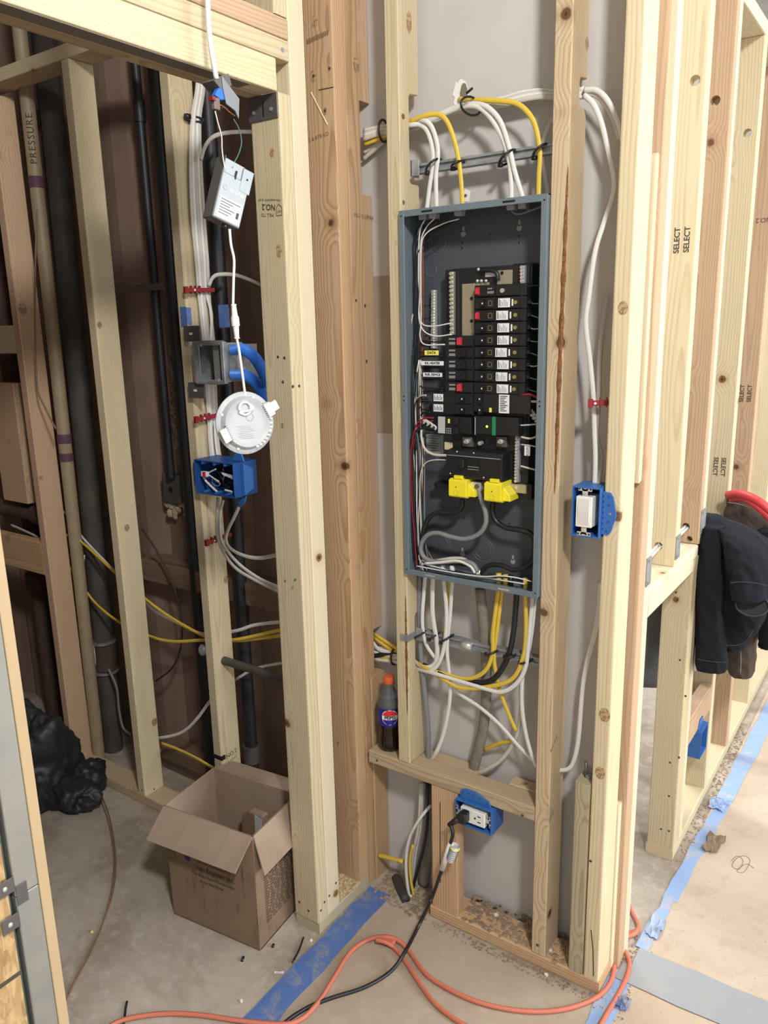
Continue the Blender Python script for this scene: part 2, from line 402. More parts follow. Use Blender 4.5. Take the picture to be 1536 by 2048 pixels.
def card_mat(name, a, b_, c_, amt):
    m, t, b = nt(name); L = t.links; tc = node(t, 'ShaderNodeTexCoord')
    n = noise(t, scaled(t, tc.outputs['Object'], (150, 150, 4)), 1.0, 3, .6); n2 = noise(t, tc.outputs['Object'], 6.0, 4, .6)
    c = mixc(t, smooth_(t, n2, .35, .65), a, b_); c = mixc(t, math_(t, 'MULTIPLY', smooth_(t, n, .5, .72), math_(t, 'MULTIPLY', smooth_(t, n2, .42, .6), amt)), c, c_)
    L.new(c, b.inputs['Base Color']); b.inputs['Roughness'].default_value = .85; b.inputs['Specular IOR Level'].default_value = .2
    return m
cardboard = card_mat('cardboard', rgb(142, 119, 98), rgb(132, 110, 90), rgb(92, 74, 58), .8)
cardboard_in = card_mat('cardboard_inner', rgb(166, 146, 128), rgb(156, 136, 118), rgb(136, 116, 98), .5)
cardink = plain('cardboard_print', rgb(66, 52, 40), 0.85)
bagm = plain('black_bag_plastic', rgb(40, 41, 44), 0.5, bump=0.5, bscale=30, spec=0.4)
jacket_m = plain('black_cloth', rgb(26, 28, 34), 0.9, bump=0.25, bscale=500, spec=0.2)
jacket_b = plain('dark_brown_cloth', rgb(74, 64, 56), 0.9, bump=0.2, bscale=400, spec=0.2)
greycloth = plain('dark_grey_cloth', rgb(78, 80, 82), 0.85, var=0.3, vscale=10, var2=rgb(90, 92, 94))
seamm = plain('cloth_seam', rgb(58, 60, 66), 0.9)
orangecap = plain('orange_cap', rgb(214, 100, 60), 0.4)
colam = plain('dark_cola', rgb(22, 12, 10), 0.12, spec=0.6)
clearpet = plain('clear_bottle', rgb(196, 200, 204), 0.12, trans=0.85)
pepsiblue = plain('blue_bottle_label', rgb(26, 36, 130), 0.35)
logored = plain('logo_red', rgb(206, 44, 52), 0.4)
logowhite = plain('logo_white', rgb(236, 236, 236), 0.4)
blackink = plain('black_ink', rgb(14, 14, 16), 0.5)
drivergrey = plain('driver_grey_metal', rgb(136, 142, 145), 0.4, 0.3)
drivershade = plain('driver_shaded_metal', rgb(104, 102, 98), 0.5, 0.3)  # driver grey darkened: shade of turned-away and inner faces, painted in
creamstrip = plain('cream_jamb_strip', rgb(190, 166, 130), 0.6, var=0.3, vscale=5, var2=rgb(182, 158, 122))
osbedge = plain('osb_green_edge', rgb(60, 84, 74), 0.7)
insul = plain('stained_gypsum_edge', rgb(140, 122, 100), 0.95, bump=0.9, bscale=70)
# ================================================================ structure
H = 2.95                                   # height of the tall framing
def slab(name, x0, x1, y0, y1, z0, z1, mat, **kw):
    return obj(name, MB().box(x0, x1, y0, y1, z0, z1), mat, kind='structure', **kw)
slab('floor', -3.0, 7.0, -5.5, 4.0, -0.1, 0.0, concrete_f)
slab('ceiling', -3.0, 7.0, -5.5, 4.0, 3.15, 3.25, plain('ceiling_paint', rgb(190, 190, 190), 0.9))
slab('wall_far', -1.2, 7.0, 2.75, 2.95, 0.0, 3.15, concrete_w)
# ---- grey drywall behind the panel framing
wr = obj('wall_rear', MB().box(-0.045, 0.63, 0.108, 0.122, 0.0, 3.15), drywall_m, kind='structure')
obj('bare_patch', MB().box(-0.02, 0.118, 0.1072, 0.1078, AY(.107, 760, 866).z, AY(.107, 760, 552).z), patchm, wr)
hp = AY(.107, 925, 186)
m = MB(); n = 22; random.seed(3)
ring = [(hp.x + (0.018 + random.uniform(-.006, .006))*math.cos(2*math.pi*i/n) - 0.004, hp.z + (0.030 + random.uniform(-.008, .006))*math.sin(2*math.pi*i/n)) for i in range(n)]
obj('torn_patch', m.prism(ring, 1, 0.1068, 0.1078), whitecrumb, wr)
ring = [(hp.x + 0.004 + (0.009 + random.uniform(-.002, .002))*math.cos(2*math.pi*i/12), hp.z + (0.017 + random.uniform(-.003, .003))*math.sin(2*math.pi*i/12)) for i in range(12)]
obj('hole', MB().prism(ring, 1, 0.1058, 0.1068), plain('hole_dark', rgb(120, 112, 100), .9), wr)
p = AY(.107, 932, 391)
obj('paint_chip', MB().prism([(p.x-.009, p.z-.012), (p.x+.008, p.z-.014), (p.x+.011, p.z+.008), (p.x-.004, p.z+.016)], 1, 0.1068, 0.1078), whitecrumb, wr)
obj('screw', MB().cyl((p.x, .104, p.z), (p.x, .1068, p.z), .003), darksteel, wr)
# ---- old brown wall at the back of the closet, gently bowed boards
bw = empty('wall_closet', (-1.2, 0.19, 0), kind='structure')
xs = [-2.4 + i*0.205 for i in range(12)]
for i, x in enumerate(xs[:-1]):
    x1 = xs[i+1] - 0.004
    prof = [(x, .21), (x1, .21)] + [(x1 - (x1-x)*k/6, 0.188 - 0.014*math.sin(math.pi*k/6) + random.uniform(-.002, .002)) for k in range(7)]
    obj('plank', MB().prism(prof, 2, 0.0, 3.15), brownwall_m, bw)
slab('wall_closet_left', -2.5, -2.4, -2.4, 0.21, 0.0, 3.15, brownwall_m)
slab('wall_closet_end', -2.5, -0.1, -2.45, -2.35, 0.0, 3.15, brownwall_m)

# ---------------------------------------------------------------- door wall framing (X = 0)
wlft = empty('wall_left', (0, -0.2, 0), kind='structure')
pl = board(wlft, -.082, 0, -.221, .004, 0, .036, 'y', greyw, 'bottom_plate')
jack = board(wlft, -.082, 0, -.224, -.184, .036, 2.0625, 'z', pale, 'stud')
king = board(wlft, -.082, 0, -.1835, -.131, .036, H, 'z', white_pine, 'stud')
brown = board(wlft, -.085, 0, -.033, .0085, .036, H, 'z', fir, 'stud')
board(wlft, -.082, 0, -.224, -.184, 2.209, H, 'z', pale, 'stud')
board(wlft, -.040, 0, -2.3, -.227, 2.063, 2.126, 'y', pale, 'header_board')
board(wlft, -.085, -.043, -2.3, -.190, 2.063, 2.126, 'y', tanw, 'header_board')
board(wlft, -.082, 0, -2.3, -.1845, 2.127, 2.167, 'y', pale, 'top_plate')
board(wlft, -.082, 0, -2.3, -.1845, 2.168, 2.208, 'y', pink, 'top_plate')
board(wlft, -.082, 0, -.62, -.58, 2.209, H, 'z', pale, 'stud')
board(wlft, -.082, 0, -1.03, -.99, 2.209, H, 'z', pale, 'stud')
# strip painted as the header's underside shade; dark steel saddle plate on jack
obj('header_shade_strip', MB().box(-.040, -.004, -2.3, -.30, 2.0612, 2.0628), plain('painted_shade_strip', rgb(112, 104, 94), .8), wlft)
m = MB().box(-.084, -.001, -.2275, -.2245, 2.014, 2.0625)
br = obj('saddle_bracket', m, darksteel, wlft, bevel=.0006)
obj('bracket_slot', MB().box(-.042, -.039, -.2282, -.2276, 2.020, 2.05), blackdeep, br)
for x in (-.068, -.018): obj('screw', MB().cyl((x, -.2272, 2.032), (x, -.2295, 2.032), .0042, n=8), galv, br)
# nails and stamps on the jack and king
def nail(parent, p, nrm, r=.0035, mat=None):
    p = Vector(p); nrm = Vector(nrm)
    return obj('nail_head', MB().cyl(p - nrm*.0006, p + nrm*.0008, r, n=8), mat or inkm, parent)
for (x, z) in ((-.065, .075), (-.033, .062)): nail(jack, (x, -.224, z), (0, -1, 0))
for (y, z) in ((-.212, .07), (-.196, .085)): nail(jack, (0, y, z), (1, 0, 0))
for (y, z) in ((-.175, .09), (-.145, .11)): nail(king, (0, y, z), (1, 0, 0))
for (u, v) in ((556, 714), (569, 716), (566, 764)):
    nail(jack, AY(-.224, u, v), (0, -1, 0))
for (u, v) in ((586, 773), (598, 772)): nail(king, AX(0, u, v), (1, 0, 0))
for (u, v) in ((570, 1162), (590, 1160)): nail(king, AX(0, u, v), (1, 0, 0))
nail(wlft, AX(0, 565, 100), (1, 0, 0), .005, galv)
nrmY = Vector((0, -1, 0))
p = AY(-.2246, 537, 414); text(jack, 'NO.2', .017, p, (-1, 0, .12), (0, 0, -1), inkm, 'grade_stamp', bold=.0003)
p = AY(-.2246, 535, 430); text(jack, 'MILL 770', .0095, p, (-1, 0, .12), (0, 0, -1), inkm, 'grade_stamp')
p = AY(-.2246, 538, 400); text(jack, 'Kiln-dried S-P-F 10 HT', .007, p, (-1, 0, .12), (0, 0, -1), inkm, 'grade_stamp')
p = AY(-.2246, 558, 419)
hs = [(0, -.011), (-.008, -.004), (-.008, .012), (.008, .012), (.008, -.004), (0, -.011)]
obj('grade_stamp', MB().tube([(p.x + a, -.2247, p.z - b) for a, b in hs], .0006, 5), inkm, jack)
text(jack, 'HT', .008, p + Vector((0, 0, -.003)), (-1, 0, .12), (0, 0, -1), inkm, 'grade_stamp')
# stamps and gouge on the brown stud
bs = brown
for k in range(22):
    a = AY(-.0335, 614 + k*2.0, 84 - k*0.9)
    obj('grade_stamp', MB().box(a.x-.0006, a.x+.0006, -.0342, -.0336, a.z-.005, a.z+.005), faintink, bs)
p = AY(-.0336, 635, 275); text(bs, '=2 & BTR KD', .012, p, (1, 0, 0.12), (0, 0, 1), faintink, 'grade_stamp')
a, b = AY(-.0338, 622, 185), AY(-.0338, 655, 250)
obj('gouge', MB().tube([a, b], .0016, 6), white_pine, bs)
obj('gouge', MB().tube([AY(-.0338, 637, 180), AY(-.0338, 667, 174)], .0009, 5), inkm, bs)
for (u, v) in ((659, 137), (627, 152), (650, 222)): nail(bs, AY(-.033, u, v), (0, -1, 0))
a = AX(0.0, 669, 1384)
cut(bs, [MB().box(-.03, .01, -.05, a.y+.012, a.z-.018, a.z+.018)])

# ---------------------------------------------------------------- panel wall framing (Y = 0)
wb = empty('wall_back', (.35, 0, 0), kind='structure')
board(wb, .212, .688, 0, .083, 0, .036, 'x', fir, 'bottom_plate')
# corner studs: front piece runs through, the rear piece is cut for the cables
board(wb, -.038, 0, .0095, .062, 0, H, 'z', fir, 'stud')
zs = [AX(0, 735, 205).z, AX(0, 735, 390).z, AX(0, 755, 1256).z, AX(0, 755, 1348).z]
board(wb, -.040, -.003, .063, .106, zs[0], H, 'z', pink, 'stud')
board(wb, -.040, -.003, .063, .106, zs[2], zs[1], 'z', pink, 'stud')
board(wb, -.040, .003, .040, .106, 0, zs[3], 'z', fir, 'stud')
for u, v in ((712, 601), (730, 611), (733, 722)): nail(wb, AX(0, u, v), (1, 0, 0))
p = AX(.0004, 728, 433); text(wb, 'MILL 12 OP KD', .012, p, (0, 1, 0), (0, 0, 1), faintink, 'grade_stamp')
def notched(name, x0, x1, depth, cuts, z0, z1, mat):
    """stud whose back edge is notched (z-lo, z-hi, depth left) from behind"""
    prof = [(0, z0), (0, z1), (depth, z1)]
    for lo, hi, dl in sorted(cuts, reverse=True):
        prof += [(depth, hi), (dl + .004, hi - .004), (dl, hi - .012), (dl, lo + .006), (dl + .006, lo)]
        prof += [(depth - .002, lo), (depth, lo - .006)]
    prof += [(depth, z0)]
    return obj(name, MB().prism(prof, 0, x0, x1), mat, wb, bevel=.002)
ls = notched('stud', .116, .152, .079, [(1.90, 2.09, .040), (.70, .865, .036)], .4475, H, pale)
rs = notched('stud', .5115, .548, .083, [(2.00, 2.055, .045)], .036, H, tanw)
board(wb, .609, .6455, 0, .079, .036, .553, 'z', greyw, 'stud')
post = board(wb, .648, .684, 0, .085, .036, H, 'z', pale, 'stud')
cr = board(wb, .217, .297, 0.0015, .037, .036, .408, 'z', fir, 'stud')
obj('groove', MB().box(.243, .2455, .0008, .0016, .12, .365), inkm, cr)
blk = board(wb, .0175, .511, 0, .058, .409, .447, 'x', tanw, 'blocking')
board(wb, .09, .325, .0585, .098, .405, .4455, 'x', tanw, 'blocking')
hb = board(wb, .415, .510, .0585, .097, .410, .450, 'x', tanw, 'blocking')
p = AZ(.4505, 1035, 1580); cut(hb, [MB().cyl((p.x, .079, .40), (p.x, .079, .46), .010, n=16)])
board(wb, .655, .688, .087, .134, 0, .47, 'z', white_pine, 'cleat')
m = MB().prism([(.090, 1.245), (.128, 1.255), (.128, 1.885), (.100, 1.905), (.090, 1.895)], 0, .66, .692)
obj('cleat', m, white_pine, wb, bevel=.002)
for u, v in ((754, 1521), (1045, 1631)): nail(blk, AY(0, u, v), (0, -1, 0))
nail(rs, AY(0, 1075, 1890), (0, -1, 0), .004); nail(post, AY(0, 1181, 1722), (0, -1, 0))
nail(ls, AX(.152, 806, 233), (1, 0, 0), .006, plain('knot_dark', rgb(120, 84, 52), .8)); nail(ls, AX(.152, 807, 405), (1, 0, 0), .005, faintink)
# bark and pitch streaks
barkm = plain('bark_pitch', rgb(150, 104, 56), .8, var=.3, vscale=120, var2=rgb(96, 60, 34), bump=.9, bscale=160)
random.seed(5)
def streak(parent, pts, r, flat, ref, name='bark_streak'):
    P = spline(pts, 8)
    m = MB().tube(P, r, 7, ref=ref, r2=flat, rf=lambda t: max(.05, math.sin(math.pi*min(1, max(0, t)))**.5*(.8 + .12*math.sin(t*41) + .10*math.sin(t*97))))
    return obj(name, m, barkm, parent)
streak(rs, [AY(0, 1136 - (v - 330)*.041, v) for v in range(330, 1010, 60)], .0065, .0022, (0, 1, 0))
streak(ls, [AY(0, 811 + (v - 1190)*.016, v) for v in range(1190, 1440, 40)], .0048, .0016, (0, 1, 0))
a = AY(0, 1112, 1470)
text(rs, 'RIG ID.P', .012, AX(.5484, 1108, 1488), (0, .8, .55), (0, -.4, 1), faintink, 'grade_stamp')
text(rs, '==////', .016, AX(.5484, 1103, 1632), (0, .8, .55), (0, -.4, 1), faintink, 'grade_stamp')
obj('crack', MB().tube([AY(-.0004, 1182, 1860), AY(-.0004, 1186, 1900), AY(-.0004, 1187, 1952)], .0011, 5), blackdeep, post)
def knot(parent, p, nrm, r, tall=1.35):
    p = Vector(p); nrm = Vector(nrm); up = Vector((0, 0, 1)); s_ = nrm.cross(up); n_ = 20
    ring = [p + s_*r*math.cos(2*math.pi*i/n_) + up*r*tall*math.sin(2*math.pi*i/n_) for i in range(n_)]
    m = MB().add([q - nrm*.002 for q in ring] + [q + nrm*.0003 for q in ring], [tuple(range(n_)), tuple(range(2*n_-1, n_-1, -1))] + [(i, (i+1) % n_, (i+1) % n_ + n_, i + n_) for i in range(n_)])
    return obj('knot', m, knotm, parent)
NY, PXN = (0, -1, 0), (1, 0, 0)
knot(post, AY(0, 1209, 1430), NY, .0125); knot(post, AY(0, 1200, 1546), NY, .0115); knot(post, AY(0, 1246, 616), NY, .010)
knot(jack, AY(-.224, 544, 305), NY, .0075); knot(jack, AY(-.224, 558, 502), NY, .0085, 1.7); knot(jack, AY(-.224, 565, 852), NY, .005)
knot(ls, AX(.152, 818, 45), PXN, .010, 2.2); knot(rs, AX(.548, 1174, 88), PXN, .009)
knot(brown, AY(-.033, 629, 43), NY, .009); knot(brown, AY(-.033, 627, 152), NY, .009, 1.5); knot(brown, AY(-.033, 650, 222), NY, .007); knot(brown, AY(-.033, 676, 1486), NY, .007)
knot(wb, AX(0, 712, 132), PXN, .012, 1.6)
# anchor bolt with wing nut on the short stud
ab = empty('anchor_bolt', (.628, .03, .553), 'rusty bolt with wing nut on top of the short grey stud', 'bolt')
obj('shank', MB().cyl((.624, .03, .553), (.622, .03, .592), .004, n=8), darksteel, ab, True)
obj('nut', MB().cyl((.632, .034, .553), (.632, .034, .561), .011, n=6).cyl((.628, .04, .561), (.640, .04, .570), .006, n=6), galv, ab)

# ---------------------------------------------------------------- right-hand framing (X = 0.70)
wrt = empty('wall_right', (.66, .9, 0), kind='structure')
board(wrt, .624, .700, .105, .146, 0, H, 'z', pink, 'stud')
board(wrt, .624, .700, .1475, .184, 0, H, 'z', white_pine, 'stud')
board(wrt, .620, .700, .185, .592, .911, .9445, 'y', white_pine, 'sill_plate')
board(wrt, .620, .700, .185, .630, .9455, .979, 'y', white_pine, 'sill_plate')
s1 = board(wrt, .620, .700, .390, .428, .98, H, 'z', pale, 'stud')
board(wrt, .622, .700, .593, .631, .036, .944, 'z', pale, 'stud')
s2 = board(wrt, .620, .700, .632, .659, .98, H, 'z', pink, 'stud')
board(wrt, .620, .700, .632, .659, .036, .9445, 'z', pale, 'stud')
board(wrt, .620, .700, .660, .690, .036, H, 'z', white_pine, 'stud')
s3 = board(wrt, .620, .700, .976, 1.014, .036, 2.33, 'z', pale, 'stud')
s4 = board(wrt, .620, .700, 1.30, 1.34, .036, 2.33, 'z', pink, 'stud')
board(wrt, .620, .700, 1.70, 1.74, .036, 2.33, 'z', pale, 'stud')
board(wrt, .620, .700, .691, 2.70, 2.331, 2.369, 'y', white_pine, 'top_plate')
board(wrt, .620, .700, .592, 2.70, 0, .036, 'y', pale, 'bottom_plate')
bk2 = board(wrt, .662, .700, .691, .975, .335, .420, 'y', pink, 'blocking')
def select(parent, y, pts, size, flip=False):
    for (u, v) in pts:
        p = AY(y - .0006, u, v)
        text(parent, 'SELECT', size, p, (0, 0, -1) if flip else (0, 0, 1), (1, 0, 0) if flip else (-1, 0, 0), inkm, 'grade_stamp', bold=.0004)
select(s1, .390, ((1354, 481), (1374, 479)), .0175)
select(s3, .976, ((1431, 933), (1446, 934)), .018, True)
select(s4, 1.30, ((1484, 787), (1499, 787)), .018)
p = AY(1.2994, 1527, 440); text(s4, 'NO.2', .02, p, (-1, 0, 0), (0, 0, -1), inkm, 'grade_stamp')
p = AY(.9754, 1404, 1383); text(s3, 'S-P-F STUD KD HT', .008, p, (1, 0, 0), (0, 0, 1), inkm, 'grade_stamp')
def bore(parent, y, u, v, r=.0115):
    p = AY(y, u, v)
    return cut(parent, [MB().cyl((p.x, y - .01, p.z), (p.x, y + .06, p.z), r, n=20)])
bore(s1, .390, 1390, 161); bore(s2, .632, 1431, 201); bore(s3, .976, 1495, 266)
bore(s1, .390, 1317, 1092, .010); bore(s2, .632, 1372, 1053, .010); bore(s2, .632, 1379, 1078, .008)
p = AX(.7, 1490, 62); 
# steel protection plates
def plate(x, y0, y1, z0, z1, lab):
    m = MB().box(x, x + .0018, y0, y1, z0, z1)
    o = obj('nail_plate', m, galv, None, bevel=.0006, label=lab, cat='nail plate', group='steel nail plates on the right studs')
    obj('rib', MB().box(x + .0018, x + .0034, (y0+y1)/2 - .0015, (y0+y1)/2 + .0015, z0 + .004, z1 - .004), brightmetal, o)
    for z in (z0 + .008, z1 - .008): obj('tooth', MB().cyl((x+.0018, y0 + .009, z), (x+.0026, y0 + .009, z), .0025, n=6), darksteel, o)
    return o
plate(.7005, .149, .183, AX(.7, 1290, 1175).z, AX(.7, 1290, 1120).z, 'steel nail plate on the doubled stud, lowest and nearest of the three')
plate(.7005, .391, .427, AX(.7, 1350, 1120).z, AX(.7, 1350, 1075).z, 'narrow steel nail plate on the middle stud above the sill')
plate(.7005, .636, .688, AX(.7, 1398, 1070).z, AX(.7, 1398, 1025).z, 'steel nail plate beside the hanging black jacket')
for u, v in ((1352, 1185), (1355, 1200), (1360, 1320), (1371, 1392), (1340, 1525), (1358, 1515), (1338, 1592), (1322, 1658), (1338, 1662)):
    nail(wrt, AY(.593, u, v), (0, -1, 0), .0032)

# ---------------------------------------------------------------- closet stud wall (Y = -0.093)
wc = empty('wall_closet_front', (-.9, -.05, 0), kind='structure')
board(wc, -1.75, -.10, -.095, -.015, 0, .036, 'x', tanw, 'bottom_plate')
c1 = board(wc, -1.315, -1.279, -.095, -.015, .036, 2.30, 'z', pink, 'stud')
c2 = board(wc, -.909, -.873, -.095, -.015, .036, 2.32, 'z', pale, 'stud')
c3 = board(wc, -.510, -.476, -.095, -.015, .036, 2.32, 'z', pale, 'stud')
board(wc, -1.75, -1.714, -.095, -.015, .036, 2.32, 'z', tanw, 'stud')
board(wc, -1.75, -.10, -.095, -.015, 2.321, 2.359, 'x', pale, 'top_plate')
a, b = AY(-.05, 0, 652), AY(-.05, 0, 706)
board(wc, -1.713, -1.316, -.095, -.060, b.z, a.z, 'x', white_pine, 'blocking')
a, b = AY(-.05, 40, 1075), AY(-.05, 40, 1120)
board(wc, -1.713, -1.316, -.095, -.060, b.z - .01, a.z + .02, 'x', fir, 'blocking')
a, b = AY(-.02, 20, 765), AY(-.02, 20, 995)
board(wc, -1.60, -1.44, -.05, -.015, b.z, a.z, 'z', pink, 'blocking')
board(bw, -1.02, -.16, .09, .185, AY(.10, 300, 1160).z, AY(.10, 300, 1120).z, 'x', oldw, 'ledge')
board(bw, -1.02, -.16, .10, .175, 0.0, .09, 'x', oldw, 'sleeper')
for u, v, r_ in ((199, 650, .008), (254, 1056, .009), (309, 1444, .012)): knot(c2, AX(-.873, u, v), PXN, r_)
knot(c3, AX(-.476, 452, 1160), PXN, .009); knot(c1, AX(-1.279, 45, 618), PXN, .016); knot(c1, AX(-1.279, 82, 956), PXN, .009, .7)
for u, v in ((284, 1580), (308, 1578)): nail(c2, AX(-.873, u, v) if u > 290 else AY(-.095, u, v), (1, 0, 0) if u > 290 else (0, -1, 0), .003)
p = AX(-.4755, 463, 1507); text(c3, 'NO.2', .020, p, (0, 1, .1), (0, 0, 1), inkm, 'grade_stamp')
p = AX(-.4755, 464, 1519); text(c3, 'S-P-F KD-HT', .008, p, (0, 1, .1), (0, 0, 1), inkm, 'grade_stamp')
obj('notch', MB().box(-.5103, -.474, -.0956, -.080, AY(-.095, 437, 1519).z, AY(-.095, 437, 1511).z), blackdeep, c3)

# ---------------------------------------------------------------- osb partition left of the opening
wo = empty('wall_partition', (0, -1.3, 0), kind='structure')
obj('osb_sheet', MB().box(-.024, -.006, -2.34, -1.004, 0, 2.062), osb, wo)
obj('osb_edge', MB().box(-.024, -.0062, -1.0035, -1.0015, 0, 2.062), osbedge, wo)
board(wo, -.10, -.03, -1.04, -.955, 0, 2.06, 'z', oldw, 'stud')
zj = AX(0, 63, 1777).z
obj('steel_track', MB().box(-.03, .000, -.995, -.953, 0, zj - .0008), steel_track, wo, bevel=.0015)
obj('steel_track', MB().box(-.03, .000, -.995, -.953, zj + .0008, 2.062), steel_track, wo, bevel=.0015)
obj('jamb_strip', MB().box(-.03, .001, -.9525, -.933, 0, 2.062), creamstrip, wo, bevel=.001)
hg = empty('clip_hinge', (.002, -.99, zj), 'small grey steel clip screwed to the OSB sheet and track', 'clip')
obj('leaf', MB().box(.0005, .0022, -.994, -.974, zj - .016, zj + .022), darksteel, hg, bevel=.0005)
for dz in (.030, -.040):
    obj('leaf', MB().box(.0005, .0022, -1.026, -.9945, zj + dz - .014, zj + dz + .014), darksteel, hg, bevel=.0005)
    obj('screw', MB().ball((.0028, -1.012, zj + dz), .005, 8, 4, (.5, 1, 1)), brightmetal, hg, True)
obj('marker_line', MB().box(-.0055, -.0052, -1.09, -1.004, AX(0, 20, 1965).z - .004, AX(0, 20, 1965).z + .004), inkm, wo)

# ---------------------------------------------------------------- floor coverings
def sheet(name, pts, z, th, mat, **kw):
    """flat sheet from floor pixels"""
    poly = [(AZ(0, u, v).x, AZ(0, u, v).y) for u, v in pts] if not isinstance(pts[0], Vector) else [(p.x, p.y) for p in pts]
    return obj(name, MB().prism(poly, 2, z, z + th), mat, None, **kw)
sheet('trim_1', [Vector((.045, -2.6, 0)), Vector((.72, -2.6, 0)), Vector((.70, -.02, 0)), Vector((.045, -.012, 0))], 0.0, .001, paper_c, kind='structure')
sheet('trim_2', [Vector((.70, -2.6, 0)), Vector((4.5, -2.6, 0)), Vector((4.5, 2.7, 0)), Vector((.735, 2.7, 0)), Vector((.735, .2, 0))], 0.0005, .0012, paper_r, kind='structure')
def ragged(a, b, wdt, n, seed, jag=.003):
    random.seed(seed); a = Vector(a); b = Vector(b); d = (b - a); nn = Vector((-d.y, d.x, 0)).normalized()
    A = [a + d*(i/n) + nn*(wdt/2 + random.uniform(-jag, jag)) for i in range(n+1)]
    B = [a + d*(i/n) - nn*(wdt/2 + random.uniform(-jag, jag)) for i in range(n+1)]
    return [Vector((p.x, p.y, 0)) for p in A + B[::-1]]
sheet('masking_tape', ragged((.055, -.62, 0), (.040, .004, 0), .074, 14, 1), .0012, .0005, bluetape, label='dusty blue masking tape strip on the floor along the door wall', cat='tape')
sheet('masking_tape', ragged((.045, -.60, 0), (.030, -.012, 0), .036, 14, 2), .0018, .0005, bluetape, label='narrow second layer of blue tape beside the left bottom plate', cat='tape')
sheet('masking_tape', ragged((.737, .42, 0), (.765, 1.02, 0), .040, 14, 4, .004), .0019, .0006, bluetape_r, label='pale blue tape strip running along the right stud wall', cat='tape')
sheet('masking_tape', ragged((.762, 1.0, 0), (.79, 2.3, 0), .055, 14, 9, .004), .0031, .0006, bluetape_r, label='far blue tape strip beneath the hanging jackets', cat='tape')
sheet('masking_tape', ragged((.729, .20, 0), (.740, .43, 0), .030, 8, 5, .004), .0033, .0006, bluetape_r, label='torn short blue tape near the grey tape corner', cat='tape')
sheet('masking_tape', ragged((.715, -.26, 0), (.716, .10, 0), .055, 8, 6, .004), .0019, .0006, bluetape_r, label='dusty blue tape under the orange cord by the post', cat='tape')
sheet('duct_tape', ragged((.725, .165, 0), (1.9, .17, 0), .072, 16, 7), .0031, .0006, graytape, label='wide grey tape strip crossing the floor paper at right', cat='tape')
sheet('duct_tape', ragged((.705, .10, 0), (1.9, .115, 0), .06, 16, 8), .0040, .0005, graytape, label='nearer grey tape strip crossing the floor paper', cat='tape')
# crumpled loose tape bits
def crumple(name, c, s, mat, seed, lab, cat, th=.35):
    random.seed(seed); n = 6; vs = []; fs = []
    for i in range(n):
        for j in range(n):
            vs.append((c[0] + (i/(n-1)-.5)*s[0] + random.uniform(-.12, .12)*s[0], c[1] + (j/(n-1)-.5)*s[1] + random.uniform(-.12, .12)*s[1], c[2] + .002 + abs(random.gauss(0, 1))*s[2]*th))
    for i in range(n-1):
        for j in range(n-1): fs.append((i*n+j, (i+1)*n+j, (i+1)*n+j+1, i*n+j+1))
    top = len(vs); vs2 = [(p[0], p[1], p[2] + .0012) for p in vs]
    fs2 = [tuple(k + top for k in reversed(f)) for f in fs]
    bor = [(i, 0) for i in range(n)] + [(n-1, j) for j in range(1, n)] + [(i, n-1) for i in range(n-2, -1, -1)] + [(0, j) for j in range(n-2, 0, -1)]
    ids = [i*n+j for i, j in bor]
    side = [(ids[k], ids[(k+1) % len(ids)], ids[(k+1) % len(ids)] + top, ids[k] + top) for k in range(len(ids))]
    return obj(name, MB().add(vs + vs2, fs + fs2 + side), mat, None, label=lab, cat=cat)
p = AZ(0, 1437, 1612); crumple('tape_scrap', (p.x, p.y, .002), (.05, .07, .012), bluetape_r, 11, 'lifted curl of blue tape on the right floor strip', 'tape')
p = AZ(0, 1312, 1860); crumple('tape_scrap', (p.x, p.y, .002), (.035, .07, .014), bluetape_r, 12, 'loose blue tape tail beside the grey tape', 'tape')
p = AZ(0, 1245, 2010); crumple('tape_scrap', (p.x, p.y, .002), (.035, .04, .012), bluetape, 13, 'blue tape scrap next to the orange cord at the post', 'tape')
p = AZ(0, 1428, 1690); crumple('paper_scrap', (p.x, p.y, .003), (.045, .10, .014), plain('torn_brown_paper', rgb(128, 108, 88), .9), 14, 'torn curled flap of brown floor paper', 'paper scrap')
# pencil scribble on the paper
p = [AZ(.0022, u, v) for u, v in ((1462, 1722), (1475, 1712), (1486, 1722), (1478, 1738), (1464, 1732), (1474, 1716), (1490, 1712), (1500, 1722), (1488, 1744), (1474, 1742), (1492, 1728), (1508, 1736))]
obj('scribble', MB().tube(spline(p, 6), .0008, 4), faintink, None, label='pencil scribble on the tan floor paper', cat='scribble')
# dust along the plates
random.seed(21)
def dust(name, x0, x1, y0, y1, n, lab, mat=dirtm, hz=.004, sz=(.004, .012)):
    m = MB()
    for k in range(n):
        x, y = random.uniform(x0, x1), random.uniform(y0, y1); s = random.uniform(*sz); g = random.uniform(0, 6.3)
        m.add([(x + s*math.cos(g + a)*random.uniform(.5, 1), y + s*math.sin(g + a)*random.uniform(.5, 1), .0012) for a in (0, 1.57, 3.14, 4.71)] + [(x, y, .0012 + random.uniform(.3, 1)*hz)], [(0, 1, 4), (1, 2, 4), (2, 3, 4), (3, 0, 4), (0, 3, 2, 1)])
    return obj(name, m, mat, None, kind='stuff', label=lab, cat='debris')
dust('sawdust', .02, .21, -.03, .10, 260, 'dirt and sawdust heaped in the wall corner behind the cables')
dust('plaster_crumbs', .23, .70, -.034, -.004, 260, 'plaster crumbs and dust along the panel wall plate', dirtm, .003, (.002, .006))
dust('plaster_crumbs', .685, .76, -.05, .25, 160, 'crumbs around the foot of the right post', dirtm, .004, (.002, .007))
dust('sawdust', .70, .735, .6, 1.6, 200, 'dirt line along the right stud wall plate', dirtm, .004, (.003, .009))
m = MB(); random.seed(8)
